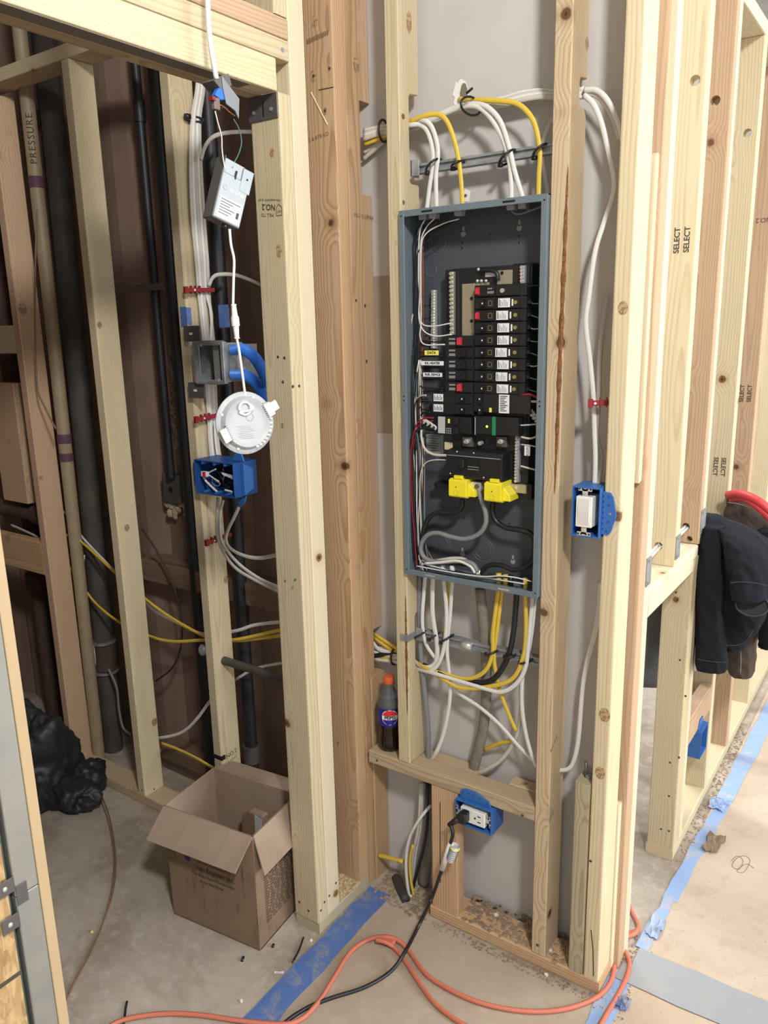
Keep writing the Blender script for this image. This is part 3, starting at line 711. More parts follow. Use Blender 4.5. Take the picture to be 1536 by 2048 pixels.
for k in range(240):
    x, y = random.uniform(.30, .60), random.uniform(.004, .105); s = random.uniform(.003, .010); g = random.uniform(0, 6)
    if .508 < x < .552: continue
    m.add([(x + s*math.cos(g+a), min(.106, y + s*math.sin(g+a)), .0363) for a in (0, 1.57, 3.14, 4.71)] + [(x, y, .0363 + random.uniform(.001, .006))], [(0, 1, 4), (1, 2, 4), (2, 3, 4), (3, 0, 4), (0, 3, 2, 1)])
obj('sawdust', m, dirtm, None, kind='stuff', label='brown sawdust lying on the plate below the outlet', cat='debris')
m = MB()
for k in range(160):
    x, y = random.uniform(-.07, -.004), random.uniform(-.128, -.035); s = random.uniform(.002, .008); g = random.uniform(0, 6)
    m.add([(x + s*math.cos(g+a), y + s*math.sin(g+a), .0363) for a in (0, 1.57, 3.14, 4.71)] + [(x, y, .0363 + random.uniform(.001, .006))], [(0, 1, 4), (1, 2, 4), (2, 3, 4), (3, 0, 4), (0, 3, 2, 1)])
obj('sawdust', m, plain('fresh_sawdust', rgb(198, 172, 132), .9), None, kind='stuff', label='fresh sawdust between the doubled stud and brown stud', cat='debris')
def chip(name, u, v, z, s, mat, seed, lab, cat='chip'):
    random.seed(seed); p = AZ(z, u, v)
    ring = [(p.x + s*random.uniform(.5, 1)*math.cos(a*1.05), p.y + s*random.uniform(.5, 1)*math.sin(a*1.05)) for a in range(6)]
    return obj(name, MB().prism(ring, 2, z + .0003, z + .004), mat, None, label=lab, cat=cat)
chip('plaster_chip', 1101, 1903, .036, .008, whitecrumb, 1, 'white plaster chip at the foot of the right panel stud')
chip('plaster_chip', 993, 1832, .036, .009, whitecrumb, 2, 'white plaster chip on the sawdust below the outlet')
chip('plaster_chip', 1093, 1951, .0012, .007, whitecrumb, 4, 'small white plaster chip in front of the panel wall plate')
chip('plaster_chip', 622, 1882, .0005, .005, whitecrumb, 5, 'white crumb beside the left bottom plate end')
chip('plaster_chip', 483, 2003, .0005, .005, whitecrumb, 6, 'white crumb on the concrete near the blue tape')
chip('cable_offcut', 184, 1865, .0005, .006, yellow_sticker, 7, 'tiny yellow offcut next to the loose wire on concrete')
p = AZ(0, 558, 1945)
o = obj('wire_tag', MB().prism([(p.x-.012, p.y-.004), (p.x-.008, p.y-.009), (p.x+.012, p.y+.004), (p.x+.008, p.y+.009)], 2, .0006, .0012), whitelabel, None, label='small white printed wire tag on the concrete', cat='tag')
text(o, 'LT7', .008, (p.x, p.y, .0014), (.8, .5, 0), (-.5, .8, 0), blackink)
def bit(pts, r, mat, name, lab, cat, z=.003):
    return obj(name, MB().tube(spline([AZ(z, u, v) for u, v in pts], 5), r, 6), mat, None, True, label=lab, cat=cat)
bit(((585, 1925), (598, 1900), (607, 1875)), .0028, blackcable, 'cable_tie_offcut', 'curved black tie offcut lying beside the blue tape', 'offcut')
bit(((484, 1922), (487, 1914)), .004, blackcable, 'cable_tie_offcut', 'short black offcut near the front corner of the box', 'offcut')
bit(((545, 1894), (547, 1889)), .004, blackcable, 'cable_tie_offcut', 'tiny black offcut right of the box corner', 'offcut')
bit(((248, 2048), (251, 2020), (254, 2003)), .003, blackcable, 'cable_tie_offcut', 'black tie tail standing by the orange cord', 'offcut')
# ================================================================ electrical panel
PX0, PX1, PZ0, PZ1 = .1525, .5105, .983, 1.836
YF, YB = -.008, .084                       # front edge and back of the enclosure
ep = empty('electrical_panel', ((PX0+PX1)/2, .04, PZ0), 'open grey breaker panel with exposed wiring between two studs', 'breaker panel')
def pz(u, v, y): return AY(y, u, v)
t = .002
obj('back_plate', MB().box(PX0, PX1, YB - t, YB, PZ0, PZ1), panelback, ep)
FL = .014
obj('side_wall', MB().box(PX0, PX0 + t, YF, YB, PZ0, PZ1), panelgrey, ep)
obj('side_wall', MB().box(PX1 - t, PX1, YF, YB, PZ0, PZ1), panelgrey, ep)
obj('top_wall', MB().box(PX0, PX1, YF, YB, PZ1 - t, PZ1), panelgrey, ep)
obj('bottom_wall', MB().box(PX0, PX1, YF, YB, PZ0, PZ0 + t), panelgrey, ep)
for a in ((PX0, PX0 + FL, PZ0, PZ1), (PX1 - FL, PX1, PZ0, PZ1)):
    fl = obj('side_flange', MB().box(a[0], a[1], YF - .003, YF, a[2], a[3]), panelgrey, ep, bevel=.0008)
    xm = (a[0]+a[1])/2
    for z in (PZ0 + .012, PZ0 + .43, PZ0 + .44, PZ1 - .012): obj('screw_hole', MB().cyl((xm, YF - .0034, z), (xm, YF - .0028, z), .002, n=8), blackdeep, fl)
for k, a in enumerate(((PZ0, PZ0 + FL), (PZ1 - FL, PZ1))):
    fl = obj('end_flange', MB().box(PX0 + FL, PX1 - FL, YF - .003, YF, *a), panelgrey, ep, bevel=.0008)
    for x in (PX0 + .075, PX1 - .085): obj('slot', MB().box(x - .014, x + .014, YF - .0036, YF - .0028, a[0] + .005, a[0] + .009), blackdeep if k else brightmetal, fl)
# embossed knockouts and keyholes in the back plate
yb = YB - t
def ringo(u, v, rad, nm='knockout'):
    c = AY(yb, u, v)
    for r in rad:
        obj(nm, MB().tube([(c.x + r*math.cos(a*math.pi/12), yb - .0004, c.z + r*math.sin(a*math.pi/12)) for a in range(25)], .0009, 5, caps=False), panelmark, ep, True)
ringo(878, 485, (.020, .028)); ringo(863, 542, (.014,)); ringo(883, 1088, (.020, .027)); ringo(966, 1100, (.022, .030))
ringo(1061, 545, (.012,)); ringo(1064, 1130, (.022,))
for u, v in ((927, 464), (1039, 452), (925, 1105), (1026, 1120)):
    c = AY(yb, u, v)
    obj('keyhole', MB().cyl((c.x, yb - .001, c.z - .004), (c.x, yb, c.z - .004), .0065, n=12).box(c.x - .0025, c.x + .0025, yb - .001, yb, c.z, c.z + .012), greyprint, ep)
for u, v in ((924, 485), (924, 496), (1038, 473), (1038, 485), (980, 469), (919, 1035), (928, 1036), (1018, 1047)):
    c = AY(yb, u, v); obj('screw_hole', MB().cyl((c.x, yb - .0006, c.z), (c.x, yb, c.z), .0022, n=8), blackdeep, ep)
# --- interior: black base, bus plates, bars
def pbox(name, u0, v0, u1, v1, y0, y1, mat, par=None, bevel=.0008, **kw):
    """box whose front face y0 covers the photo rectangle"""
    a, b = AY(y0, u0, v0), AY(y0, u1, v1)
    xa, xb = sorted((a.x, b.x)); za, zb = sorted((a.z, b.z))
    return obj(name, MB().box(xa, xb, y0, y1, za, zb), mat, par or ep, bevel=bevel, **kw)
YM = .045
base = pbox('bus_base', 905, 538, 1052, 905, YM, yb, blackplastic)
pbox('bus_base', 1026, 528, 1056, 980, YM + .004, yb, blackplastic)
pbox('bus_base', 890, 540, 921, 690, YM + .002, yb, blackplastic)
pbox('bus_plate', 924, 568, 948, 672, YM - .003, YM, plain('tinned_bus', rgb(178, 168, 144), .4, .5), bevel=.0006)
pbox('bus_plate', 948, 566, 978, 574, YM - .003, YM, plain('tinned_bus_b', rgb(178, 168, 144), .4, .5), bevel=.0006)
pbox('bus_plate', 994, 541, 1024, 576, YM - .003, YM, plain('tinned_bus_c', rgb(176, 166, 146), .4, .5), bevel=.0006)
pbox('bus_plate', 970, 545, 995, 553, YM - .003, YM, brightmetal, bevel=.0006)
obj('bus_loop', MB().tube(spline(ypath([(962, 540), (985, 541), (994, 548), (996, 560)], YM - .008), 5), .005, 8), blackplastic, ep, True)
for (u, v) in ((943, 597), (943, 642), (1004, 546)):
    c = AY(YM - .003, u, v); obj('hole', MB().cyl((c.x, YM - .0036, c.z), (c.x, YM - .002, c.z), .004, n=10), blackdeep, ep)
for (u, v) in ((957, 539), (965, 539), (973, 539), (981, 539), (955, 562), (963, 562), (972, 562)):
    c = AY(YM - .006, u, v); obj('terminal_screw', MB().ball(c, .004, 8, 5), brightmetal, ep, True)
def bar(u0, v0, u1, v1, y, ns, mat=None):
    a, b = AY(y, u0, v0), AY(y, u1, v1)
    w2 = .0045; d = (b - a)
    o = obj('neutral_bar', MB().box(min(a.x, b.x) - w2, max(a.x, b.x) + w2, y, y + .010, min(a.z, b.z), max(a.z, b.z)), mat or galv, ep, bevel=.0006)
    for k in range(ns):
        c = a + d*((k + .5)/ns)
        obj('terminal_screw', MB().cyl((c.x - .001, y - .004, c.z), (c.x - .001, y, c.z), .0036, n=8), brightmetal, o)
    return o
bar(903, 543, 904, 670, YM - .012, 15, plain('bar_tin', rgb(190, 184, 160), .35, .7))
bar(1045, 531, 1045, 592, YM - .008, 9)
bar(1036, 835, 1033, 965, YM - .006, 20)
bar(867, 580, 866, 698, .070, 20, brightmetal)
pbox('bar_foot', 1016, 967, 1052, 988, YM - .006, YM + .01, plain('tinned_foot', rgb(186, 176, 150), .4, .5))
c = AY(YM - .006, 1034, 975); obj('terminal_screw', MB().cyl((c.x, YM - .010, c.z), (c.x, YM - .006, c.z), .004, n=8), brightmetal, ep)
pbox('bracket_arm', 868, 965, 900, 980, YM, yb, blackplastic); pbox('bracket_arm', 1050, 968, 1063, 1000, YM, yb, blackplastic)
# --- breakers
YBF = .020
RX0, RX1 = AY(YBF, 947, 700).x, AY(YBF, 1041, 700).x
ZR0 = AY(YBF, 947, 583).z; PITCH = .02635; BH = .0252
def breaker_r(k, handle_red, label, zc=None):
    z = zc if zc is not None else ZR0 - k*PITCH
    x0, x1 = RX0, RX1
    m = MB().prism([(YBF + .004, z - BH/2), (YBF + .004, z + BH/2), (YM, z + BH/2), (YM, z - BH/2)], 0, x0, x1 + .010)
    m.box(x0 + .002, x0 + .050, YBF, YBF + .005, z - BH/2 + .002, z + BH/2 - .002)
    m.box(x0 + .054, x1 - .006, YBF + .001, YBF + .005, z - BH/2 + .001, z + BH/2 - .001)
    b = obj('breaker', m, blackplastic, ep, bevel=.0006)
    obj('handle', MB().prism([(YBF + .002, z - .009), (YBF + .002, z + .009), (YBF - .007, z + .006), (YBF - .007, z - .006)], 0, x0 + (.007 if handle_red else .020), x0 + (.015 if handle_red else .029)), redm if handle_red else blackdeep, b)
    if not handle_red: obj('handle_mark', MB().box(x0 + .0235, x0 + .0265, YBF - .0074, YBF - .0068, z - .0015, z + .0015), whitelabel, b)
    if label:
        sq = MB()
        for (a0, a1, b0, b1) in ((.036, .046, -.0055, -.0045), (.036, .046, .0045, .0055), (.036, .037, -.0055, .0055), (.045, .046, -.0055, .0055)):
            sq.box(x0 + a0, x0 + a1, YBF - .0004, YBF, z + b0, z + b1)
        obj('test_button', sq, plain('olive_print', rgb(140, 130, 60), .6) if 'olive_print' not in bpy.data.materials else bpy.data.materials['olive_print'], b)
        dx = label*.002
        lb = obj('label', MB().box(x0 + .058 + dx, x0 + .086 + dx, YBF + .0003, YBF + .001, z - .0095, z + .0095), whitelabel, b)
        pr = MB()
        for j in range(6): pr.box(x0 + .0605 + dx + j*.0038, x0 + .0605 + dx + j*.0038 + (.0016 if j == 0 else .0008), YBF - .0001, YBF + .0003, z - .0075, z + .0075 - (j % 3)*.003)
        obj('print', pr, printm, lb)
        obj('tag', MB().box(x0 + .090 + dx, x0 + .0935 + dx, YBF + .0003, YBF + .001, z - .007, z + .007), whitelabel, b)
        obj('screw', MB().cyl((x0 + .1015, YBF - .002, z), (x0 + .1015, YBF + .002, z), .0042, n=10), bpy.data.materials['olive_print'], b)
    else:
        pr = MB()
        for j in range(7): pr.box(x0 + .034 + (j % 4)*.004, x0 + .0365 + (j % 4)*.004, YBF - .0003, YBF, z + (.003 if j > 3 else -.006), z + (.006 if j > 3 else -.001))
        obj('print', pr, greyprint, b)
        obj('screw', MB().cyl((x0 + .070, YBF - .003, z - .001), (x0 + .070, YBF + .002, z - .001), .005, n=10), brightmetal, b)
    return b
breaker_r(0, True, 0)
for k in range(1, 9): breaker_r(k, k == 2, (1, -1.2, .4, .4, -2.0, .6, -1, .4)[k-1] or .01)
LX0, LX1 = AY(YBF, 889, 700).x, AY(YBF, 946, 700).x
def breaker_l(v, handle_red, label=False):
    z = AY(YBF, 915, v).z; x0 = AY(YBF, 862, v).x if label else LX0; x1 = LX1
    m = MB().box(x0, x1, YBF + .004, YM, z - BH/2, z + BH/2); m.box(x1 - .045, x1 - .003, YBF, YBF + .005, z - BH/2 + .002, z + BH/2 - .002)
    b = obj('breaker', m, blackplastic, ep, bevel=.0006)
    pr = MB()
    if not label:
        for j in range(10):
            pr.box(x0 + .010 + (j % 5)*.0042, x0 + .0128 + (j % 5)*.0042, YBF + .0034, YBF + .004, z + (.0035 if j > 4 else -.007), z + (.0075 if j > 4 else -.001))
        obj('print', pr, greyprint, b)
        hx = x0 + (.036 if handle_red else .048)
        obj('handle', MB().prism([(YBF + .003, z - .010), (YBF + .003, z + .010), (YBF - .007, z + .007), (YBF - .007, z - .007)], 0, hx, hx + .010), redm if handle_red else blackdeep, b)
    else:
        lb = obj('label', MB().box(x0 + .005, x0 + .031, YBF + .0032, YBF + .0042, z - .0085, z + .0085), whitelabel, b)
        for j in range(6): pr.box(x0 + .007 + j*.004, x0 + .0085 + j*.004, YBF + .0028, YBF + .0033, z - .006, z + .006 - (j % 2)*.004)
        obj('print', pr, printm, lb)
        obj('handle', MB().prism([(YBF + .003, z - .008), (YBF + .003, z + .008), (YBF - .006, z + .005), (YBF - .006, z - .005)], 0, x1 - .030, x1 - .020), blackdeep, b)
        obj('handle_mark', MB().box(x1 - .0265, x1 - .0235, YBF - .0064, YBF - .0058, z - .0015, z + .0015), whitelabel, b)
    return b
for v, red, lab in ((683, True, False), (706, False, False), (728.5, False, False), (751, False, False), (775, True, False), (797, False, True), (818, False, True)):
    breaker_l(v, red, lab)
# two pole breakers, surge device, main
b2 = pbox('double_breaker', 948, 787, 1060, 829, YBF, YM, blackplastic)
for v in (797.5, 819.5):
    c = AY(YBF, 962, v); obj('handle', MB().box(c.x - .005, c.x + .005, YBF - .007, YBF, c.z - .009, c.z + .009), blackdeep, b2); obj('handle_mark', MB().box(c.x - .0015, c.x + .0015, YBF - .0074, YBF - .007, c.z - .0015, c.z + .0015), whitelabel, b2)
c = AY(YBF, 981, 820); obj('indicator', MB().box(c.x - .003, c.x + .003, YBF - .001, YBF, c.z - .005, c.z + .005), yellow_sticker, b2)
lb = pbox('label', 998, 789, 1018, 827, YBF - .0008, YBF, whitelabel, b2, 0)
c = AY(YBF, 1008, 808); m = MB()
for j in range(9): m.box(c.x - .009, c.x + .009 - (j*7 % 5)*.002, YBF - .0012, YBF - .0008, c.z + .016 - j*.004, c.z + .018 - j*.004)
obj('print', m, printm, lb)
sd = pbox('surge_breaker', 949, 832, 1036, 873, YBF - .004, YM, blackplastic)
c = AY(YBF - .004, 988, 852); obj('stripe', MB().box(c.x - .0045, c.x + .0045, YBF - .0048, YBF - .004, c.z - .021, c.z + .021), greenm, sd)
c = AY(YBF - .004, 974, 853); obj('led', MB().ball((c.x, YBF - .0045, c.z), .0028, 8, 5), greenled, sd, True)
c = AY(YBF - .004, 950.5, 852); obj('edge_mark', MB().box(c.x - .0012, c.x + .0012, YBF - .0046, YBF - .004, c.z - .020, c.z + .020), greyprint, sd)
b3 = pbox('double_breaker', 877, 832, 942, 868, YBF, YM, blackplastic)
lb = pbox('label', 876, 833, 890, 867, YBF - .001, YBF, plain('grey_label', rgb(180, 180, 178), .6), b3, 0)
c = AY(YBF, 898, 842); obj('indicator', MB().box(c.x - .0025, c.x + .0025, YBF - .001, YBF, c.z - .005, c.z + .005), yellow_sticker, b3)
for v in (842, 861): 
    c = AY(YBF, 915, v); obj('handle', MB().box(c.x - .007, c.x + .007, YBF - .008, YBF, c.z - .007, c.z + .007), blackdeep, b3)
c = AY(YBF, 898, 862); m = MB()
for j in range(9): m.box(c.x - .007 + (j % 3)*.005, c.x - .004 + (j % 3)*.005, YBF - .0004, YBF, c.z - .006 + (j//3)*.005, c.z - .003 + (j//3)*.005)
obj('print', m, greyprint, b3)
# lugs between the buses and the main breaker
for u in (935, 1003):
    c = AY(.035, u, 882); l = obj('bus_lug', MB().box(c.x - .013, c.x + .013, .034, .05, c.z - .014, c.z + .010), darksteel, ep, bevel=.001)
    obj('bolt', MB().cyl((c.x + .002, .026, c.z), (c.x + .002, .034, c.z), .006, n=10).cyl((c.x + .002, .018, c.z), (c.x + .002, .026, c.z), .0035, n=8), brightmetal, l)
c = AY(.035, 962, 886); obj('bolt', MB().cyl((c.x, .028, c.z), (c.x, .04, c.z), .005, n=10), brightmetal, ep)
a, b_ = AY(.006, 893, 905), AY(.006, 1003, 962)
mx0, mx1, mz1, mz0 = a.x, b_.x, a.z, AY(.006, 950, 957).z
mn = obj('main_breaker', MB().prism([(.006, mz0), (.006, mz1 - .004), (.012, mz1 + .006), (.06, mz1 + .012), (.078, mz1 + .012), (.078, mz0 - .006), (.02, mz0 - .006)], 0, mx0, mx1), blackplastic, ep, bevel=.0012)
obj('top_edge', MB().box(mx0 + .003, mx1 - .003, .0052, .006, mz1 - .006, mz1 - .0045), greyprint, mn)
cx = (mx0 + mx1)/2
obj('handle_recess', MB().box(cx - .035, cx + .012, .005, .006, mz0 + .018, mz0 + .045), blackdeep, mn)
obj('handle', MB().box(cx - .034, cx - .020, -.006, .006, mz0 + .024, mz0 + .044), blackplastic, mn, bevel=.002)
for k in (0, 1): obj('slot_line', MB().box(cx - .014, cx + .014, .0046, .0052, mz0 + .020 + k*.006, mz0 + .0212 + k*.006), greyprint, mn)
for (dx, dz) in ((.028, mz1 + .004), (.072, mz1 + .004), (.010, mz0 + .006), (.098, mz0 + .004)):
    obj('rivet', MB().ball((mx0 + dx, .006, dz), .0022, 8, 5), brightmetal, mn, True)
obj('mount_ear', MB().cyl((mx0 - .008, .05, mz1 - .035), (mx0 - .008, .06, mz1 - .035), .014, n=14), blackplastic, mn)
for (u0, v0, u1, v1) in ((897, 957, 932, 995), (968, 964, 1002, 1004)):
    a, b_ = AY(-.004, u0, v0), AY(-.004, u1, v1)
    m = MB().prism([(-.004, b_.z), (-.004, a.z - .003), (.004, a.z), (.055, a.z), (.055, b_.z - .004), (.004, b_.z - .004)], 0, a.x, b_.x)
    m.prism([(b_.x, a.z - .010), (b_.x + .016, b_.z + .014), (b_.x + .018, b_.z), (b_.x, b_.z)], 1, .006, .05)
    m.box(a.x + .012, a.x + .034, -.001, .02, a.z, a.z + .008)
    lg = obj('lug_cover', m, yellowp, ep, bevel=.001)
    obj('test_hole', MB().cyl((a.x + .020, -.0046, b_.z + .022), (a.x + .020, -.0036, b_.z + .022), .0014, n=8), blackdeep, lg)
    sq = MB()
    for q in ((0, .011, 0, .0006), (0, .011, .0104, .011), (0, .0006, 0, .011), (.0104, .011, 0, .011)): sq.box(a.x + .015 + q[0], a.x + .015 + q[1], -.0045, -.004, b_.z + .003 + q[2], b_.z + .003 + q[3])
    obj('emboss', sq, plain('yellow_dark', rgb(206, 186, 30), .5), lg)
c = AY(.02, 953, 972); ml = obj('neutral_lug', MB().box(c.x - .014, c.x + .012, .018, .045, c.z - .012, c.z + .010), brightmetal, ep, bevel=.001)
obj('screw', MB().cyl((c.x + .003, .014, c.z), (c.x + .003, .018, c.z), .0055, n=10), darksteel, ml)
# printed rating labels on the back plate and right side tag
lb = pbox('rating_label', 852, 868, 887, 910, yb - .0006, yb, plain('grey_paper_label', rgb(150, 150, 148), .7), None, 0)
c = AY(yb, 870, 889); m = MB()
for j in range(7): m.box(c.x - .018, c.x + .016 - (j % 3)*.006, yb - .0009, yb - .0006, c.z + .020 - j*.006, c.z + .0215 - j*.006)
obj('print', m, printm, lb)
pbox('rating_label', 889, 884, 905, 900, YM - .001, YM, plain('cream_label', rgb(206, 196, 160), .7), None, 0)
lb = pbox('wire_tag', 1049, 890, 1060, 912, .03, .031, whitelabel, None, 0)
text(lb, 'KNOCK', .007, AY(.0296, 1054.5, 901), (0, 0, -1), (1, 0, 0), blackink)
for (u0, v0, u1, v1, s, mt, lt) in ((849, 701, 877, 710.5, 'DATA', yellow_sticker, .0085), (842, 722, 887, 731, 'B.R. HEATER', whitelabel, .0075), (846, 745, 884, 754, 'FUR. DEVICE', whitelabel, .0075)):
    lb = pbox('wire_tag', u0, v0, u1, v1, .030, .0312, mt, None, 0)
    text(lb, s, lt, AY(.0296, (u0+u1)/2, (v0+v1)/2), (1, 0, 0), (0, 0, 1), blackink, bold=.0002)
# --- conductors inside the panel
def wire(pts, r, mat, y=None, sub=6):
    return obj('wire', MB().tube(spline(ypath(pts, y), sub), r, 6), mat, ep, True)
R1 = .0016
random.seed(17)
# whites from the top cables to the left neutral bar
wire([(850, 440), (843, 452), (838, 480), (837, 560), (838, 620), (845, 648), (870, 652), (903, 646)], R1, whitecable, .030)
wire([(869, 437), (852, 456), (841, 490), (840, 580), (838, 635), (848, 662), (872, 672), (904, 669)], R1, whitecable, .028)
wire([(918, 438), (885, 448), (850, 470), (842, 510), (842, 640), (840, 672), (850, 689), (890, 689)], R1, whitecable, .026)
wire([(848, 446), (836, 470), (833, 560), (832, 640), (842, 652)], R1, whitecable, .04)
for k in range(9):                        # black hots running down the left gutter
    x = 823 + k*1.7; j = [random.uniform(-2, 2) for _ in range(5)]
    end = ((886, 683), (886, 706), (886, 729), (886, 752), (886, 776), (858, 797), (858, 818), (878, 842), (878, 860))[k]
    top = ((846, 448), (866, 442), (915, 440))[k % 3]
    wire([top, (x + 6, 470 + k*3), (x + j[0], 540), (x + j[1], 620), (x + j[2], end[1] - 22), (x + 10, end[1] - 4), (end[0] - 14, end[1] + 1), end], R1, blackcable, .045 - .002*k)
for k in range(9):                        # blacks rising from the bottom cables
    x = 822 + k*2.2; j = [random.uniform(-2.5, 2.5) for _ in range(5)]
    end = (690, 712, 735, 757, 781, 802, 824, 848, 866)[k]
    wire([(836 + k*3, 1150), (x + 6, 1105), (x + j[0], 1020), (x + j[1], 940), (x + j[2], 860), (x + j[3], end + 20), (x + 9, end + 3), (886 if k < 5 else 860, end)], R1, blackcable, .05 - .002*k)
for k in range(5):                        # grey and white bundles
    x = 826 + k*4; j = [random.uniform(-2, 2) for _ in range(5)]
    wire([(850 + k*9, 1152), (x + 12, 1108), (x + 6 + j[0], 1010), (x + 7 + j[1], 920), (x + 4 + j[2], 840), (x + 3, 780), (838 + k, 720)], R1, (whitecable, greycable, whitecable, creamcable, greycable)[k], .026 + .004*k)
for k in range(4):                        # bare coppers to the ground bar
    x = 842 + k*1.6
    wire([(846 + k*14, 445), (x + 3, 470), (x, 560), (x, 590 + k*26), (852, 594 + k*26), (866, 592 + k*26)], .0013, coppern, .055)
    wire([(850 + k*12, 1152), (x + 2, 1080), (x, 960), (x + 1, 820), (x, 700 - k*8), (864, 690 - k*9)], .0013, coppern, .052)
random.seed(44)
for k in range(10):                       # loose mess along the left side wall
    x = 819 + random.uniform(0, 22); v0 = random.uniform(560, 760); v1 = random.uniform(900, 1120); y_ = random.uniform(.012, .05)
    wire([(x + 4, v0), (x - 2 + random.uniform(-2, 3), v0 + 70), (x + random.uniform(-3, 3), (v0+v1)/2), (x + 3 + random.uniform(-3, 3), v1 - 60), (x + 9, v1 + 20)], R1, (blackcable, whitecable, blackcable, creamcable, blackcable, coppern)[k % 6], y_)
# red conductors of the left two pole breaker, stranded feeders
wire([(868, 836), (850, 836), (834, 848), (825, 880), (820, 930), (823, 1000), (828, 1060), (833, 1120), (838, 1150)], .0019, redwire, .018)
wire([(866, 842), (848, 843), (834, 858), (826, 900), (824, 960), (827, 1040), (832, 1110), (836, 1148)], .0017, redwire, .022)
wire([(870, 857), (850, 856), (832, 862), (822, 880), (819, 930), (822, 1040), (830, 1120)], .0026, blackcable, .020)
for k, (a, b_) in enumerate(((846, 845), (854, 848), (862, 853))):
    c = AY(.02, a, b_)
    obj('pigtail', MB().tube(spline([AY(.02, a - 6 + q*2.2 + 3*math.cos(q*2.1), b_ - 8 + q*1.6 + 4*math.sin(q*2.1)) for q in range(8)], 4), .0024, 6), creamcable, ep, True)
wire([(843, 855), (843, 875), (850, 898), (868, 909), (895, 911)], .0032, creamcable, .022)
wire([(893, 920), (868, 920), (850, 927), (841, 950), (839, 1000), (836, 1060), (838, 1120)], .0016, creamcable, .022)
for k in range(4): wire([(853, 790 + k*1.2), (840, 792 + k), (831, 800 + 2*k), (829, 830), (832, 900)], R1, (whitecable, redwire, creamcable, blackcable)[k], .03 - k*.003)
# service conductors
wire([(957, 978), (963, 1000), (971, 1025), (971, 1048), (958, 1068), (930, 1078), (900, 1073), (876, 1066), (856, 1070), (844, 1085), (842, 1103), (853, 1118), (880, 1124), (920, 1122), (945, 1128), (955, 1143)], .0062, plain('grey_stranded', rgb(128, 130, 130), .5), .022)
wire([(924, 998), (924, 1010), (915, 1022), (898, 1027), (880, 1024), (862, 1032), (851, 1048), (846, 1075), (848, 1108), (862, 1124), (900, 1126), (940, 1130), (950, 1144)], .0062, blackcable, .030)
wire([(986, 1004), (985, 1022), (992, 1042), (1012, 1055), (1045, 1061), (1066, 1072), (1070, 1100), (1060, 1128), (1030, 1140), (1000, 1130), (975, 1132), (962, 1146)], .0062, blackcable, .034)
wire([(845, 1120), (870, 1122), (905, 1117), (930, 1120), (948, 1138), (957, 1150)], .005, creamcable, .026)
wire([(850, 1127), (880, 1125), (915, 1122), (940, 1132), (950, 1146)], .004, whitecable, .018)
wire([(833, 1132), (865, 1138), (910, 1146), (965, 1153), (1000, 1152), (1030, 1155), (1064, 1163)], .0018, whitecable, .012)
wire([(840, 1126), (880, 1136), (930, 1150), (980, 1157), (1050, 1168)], .0018, whitecable, .02)
wire([(850, 1135), (900, 1142), (960, 1151), (1020, 1156)], .0018, blackcable, .016)
wire([(860, 1140), (900, 1148), (950, 1156), (1000, 1163)], .0018, greycable, .024)
# right gutter: pigtails to the breakers
for k in range(1, 9):
    z = ZR0 - k*PITCH; x = RX1 + .012
    obj('wire', MB().tube(spline([(x, .034, z), (x + .012, .036, z - .004), (x + .034, .044, z - .006 + .006*math.sin(k*2.3)), (PX1 - .006, .052, z - .010 + .008*math.sin(k*1.7))], 5), .0014, 6), (greycable if k % 3 else creamcable), ep, True)
    obj('terminal', MB().cyl((x + .002, .028, z), (x + .002, .036, z), .0042, n=8), blackdeep, ep)
wire([(1041, 792), (1058, 789), (1076, 795)], .0032, redwire, .025)
wire([(1041, 805), (1060, 803), (1076, 803)], .0030, creamcable, .027)
obj('pigtail', MB().tube([AY(.03, 1054 + q*.42 + 6.5*math.cos(q*.55)*.8, 814 + q*.55 + 3.2*math.sin(q*.55)) for q in range(60)], .0022, 6), creamcable, ep, True)
wire([(1034, 851), (1055, 850), (1075, 848)], .0018, creamcable, .03)
wire([(1042, 874), (1060, 877), (1076, 872)], .0024, creamcable, .03)
wire([(1042, 889), (1060, 891), (1075, 894)], .0016, creamcable, .03)
wire([(1041, 932), (1056, 936), (1072, 940)], .0022, creamcable, .03)
wire([(1020, 572), (1040, 577), (1062, 572), (1082, 571)], .0016, blackcable, .03)
wire([(1022, 415), (1026, 425), (1040, 428), (1065, 420), (1085, 412)], .0020, greycable, .03)
wire([(1046, 412), (1060, 420), (1088, 410)], .0018, greycable, .04)
for (u, v) in ((848, 441), (868, 438), (919, 436), (1024, 420), (1047, 415)):
    c = AY(.035, u, v); obj('cable_clamp', MB().box(c.x - .009, c.x + .009, .026, .046, PZ1 - .018, PZ1 - t), plain('clear_clamp', rgb(170, 176, 178), .3), ep, bevel=.001)
for (u, v, mt) in ((842, 1140, whitecable), (862, 1144, whitecable), (884, 1148, whitecable), (903, 1150, whitecable), (957, 1150, brightmetal), (996, 1160, yellowcable), (1020, 1158, blackcable), (1050, 1164, yellowcable), (1010, 1152, yellowcable)):
    c = AY(.03, u, v); obj('cable_end', MB().cyl((c.x, .035, PZ0 + t), (c.x, .033, PZ0 + .028), .0065, n=8), mt, ep, True)

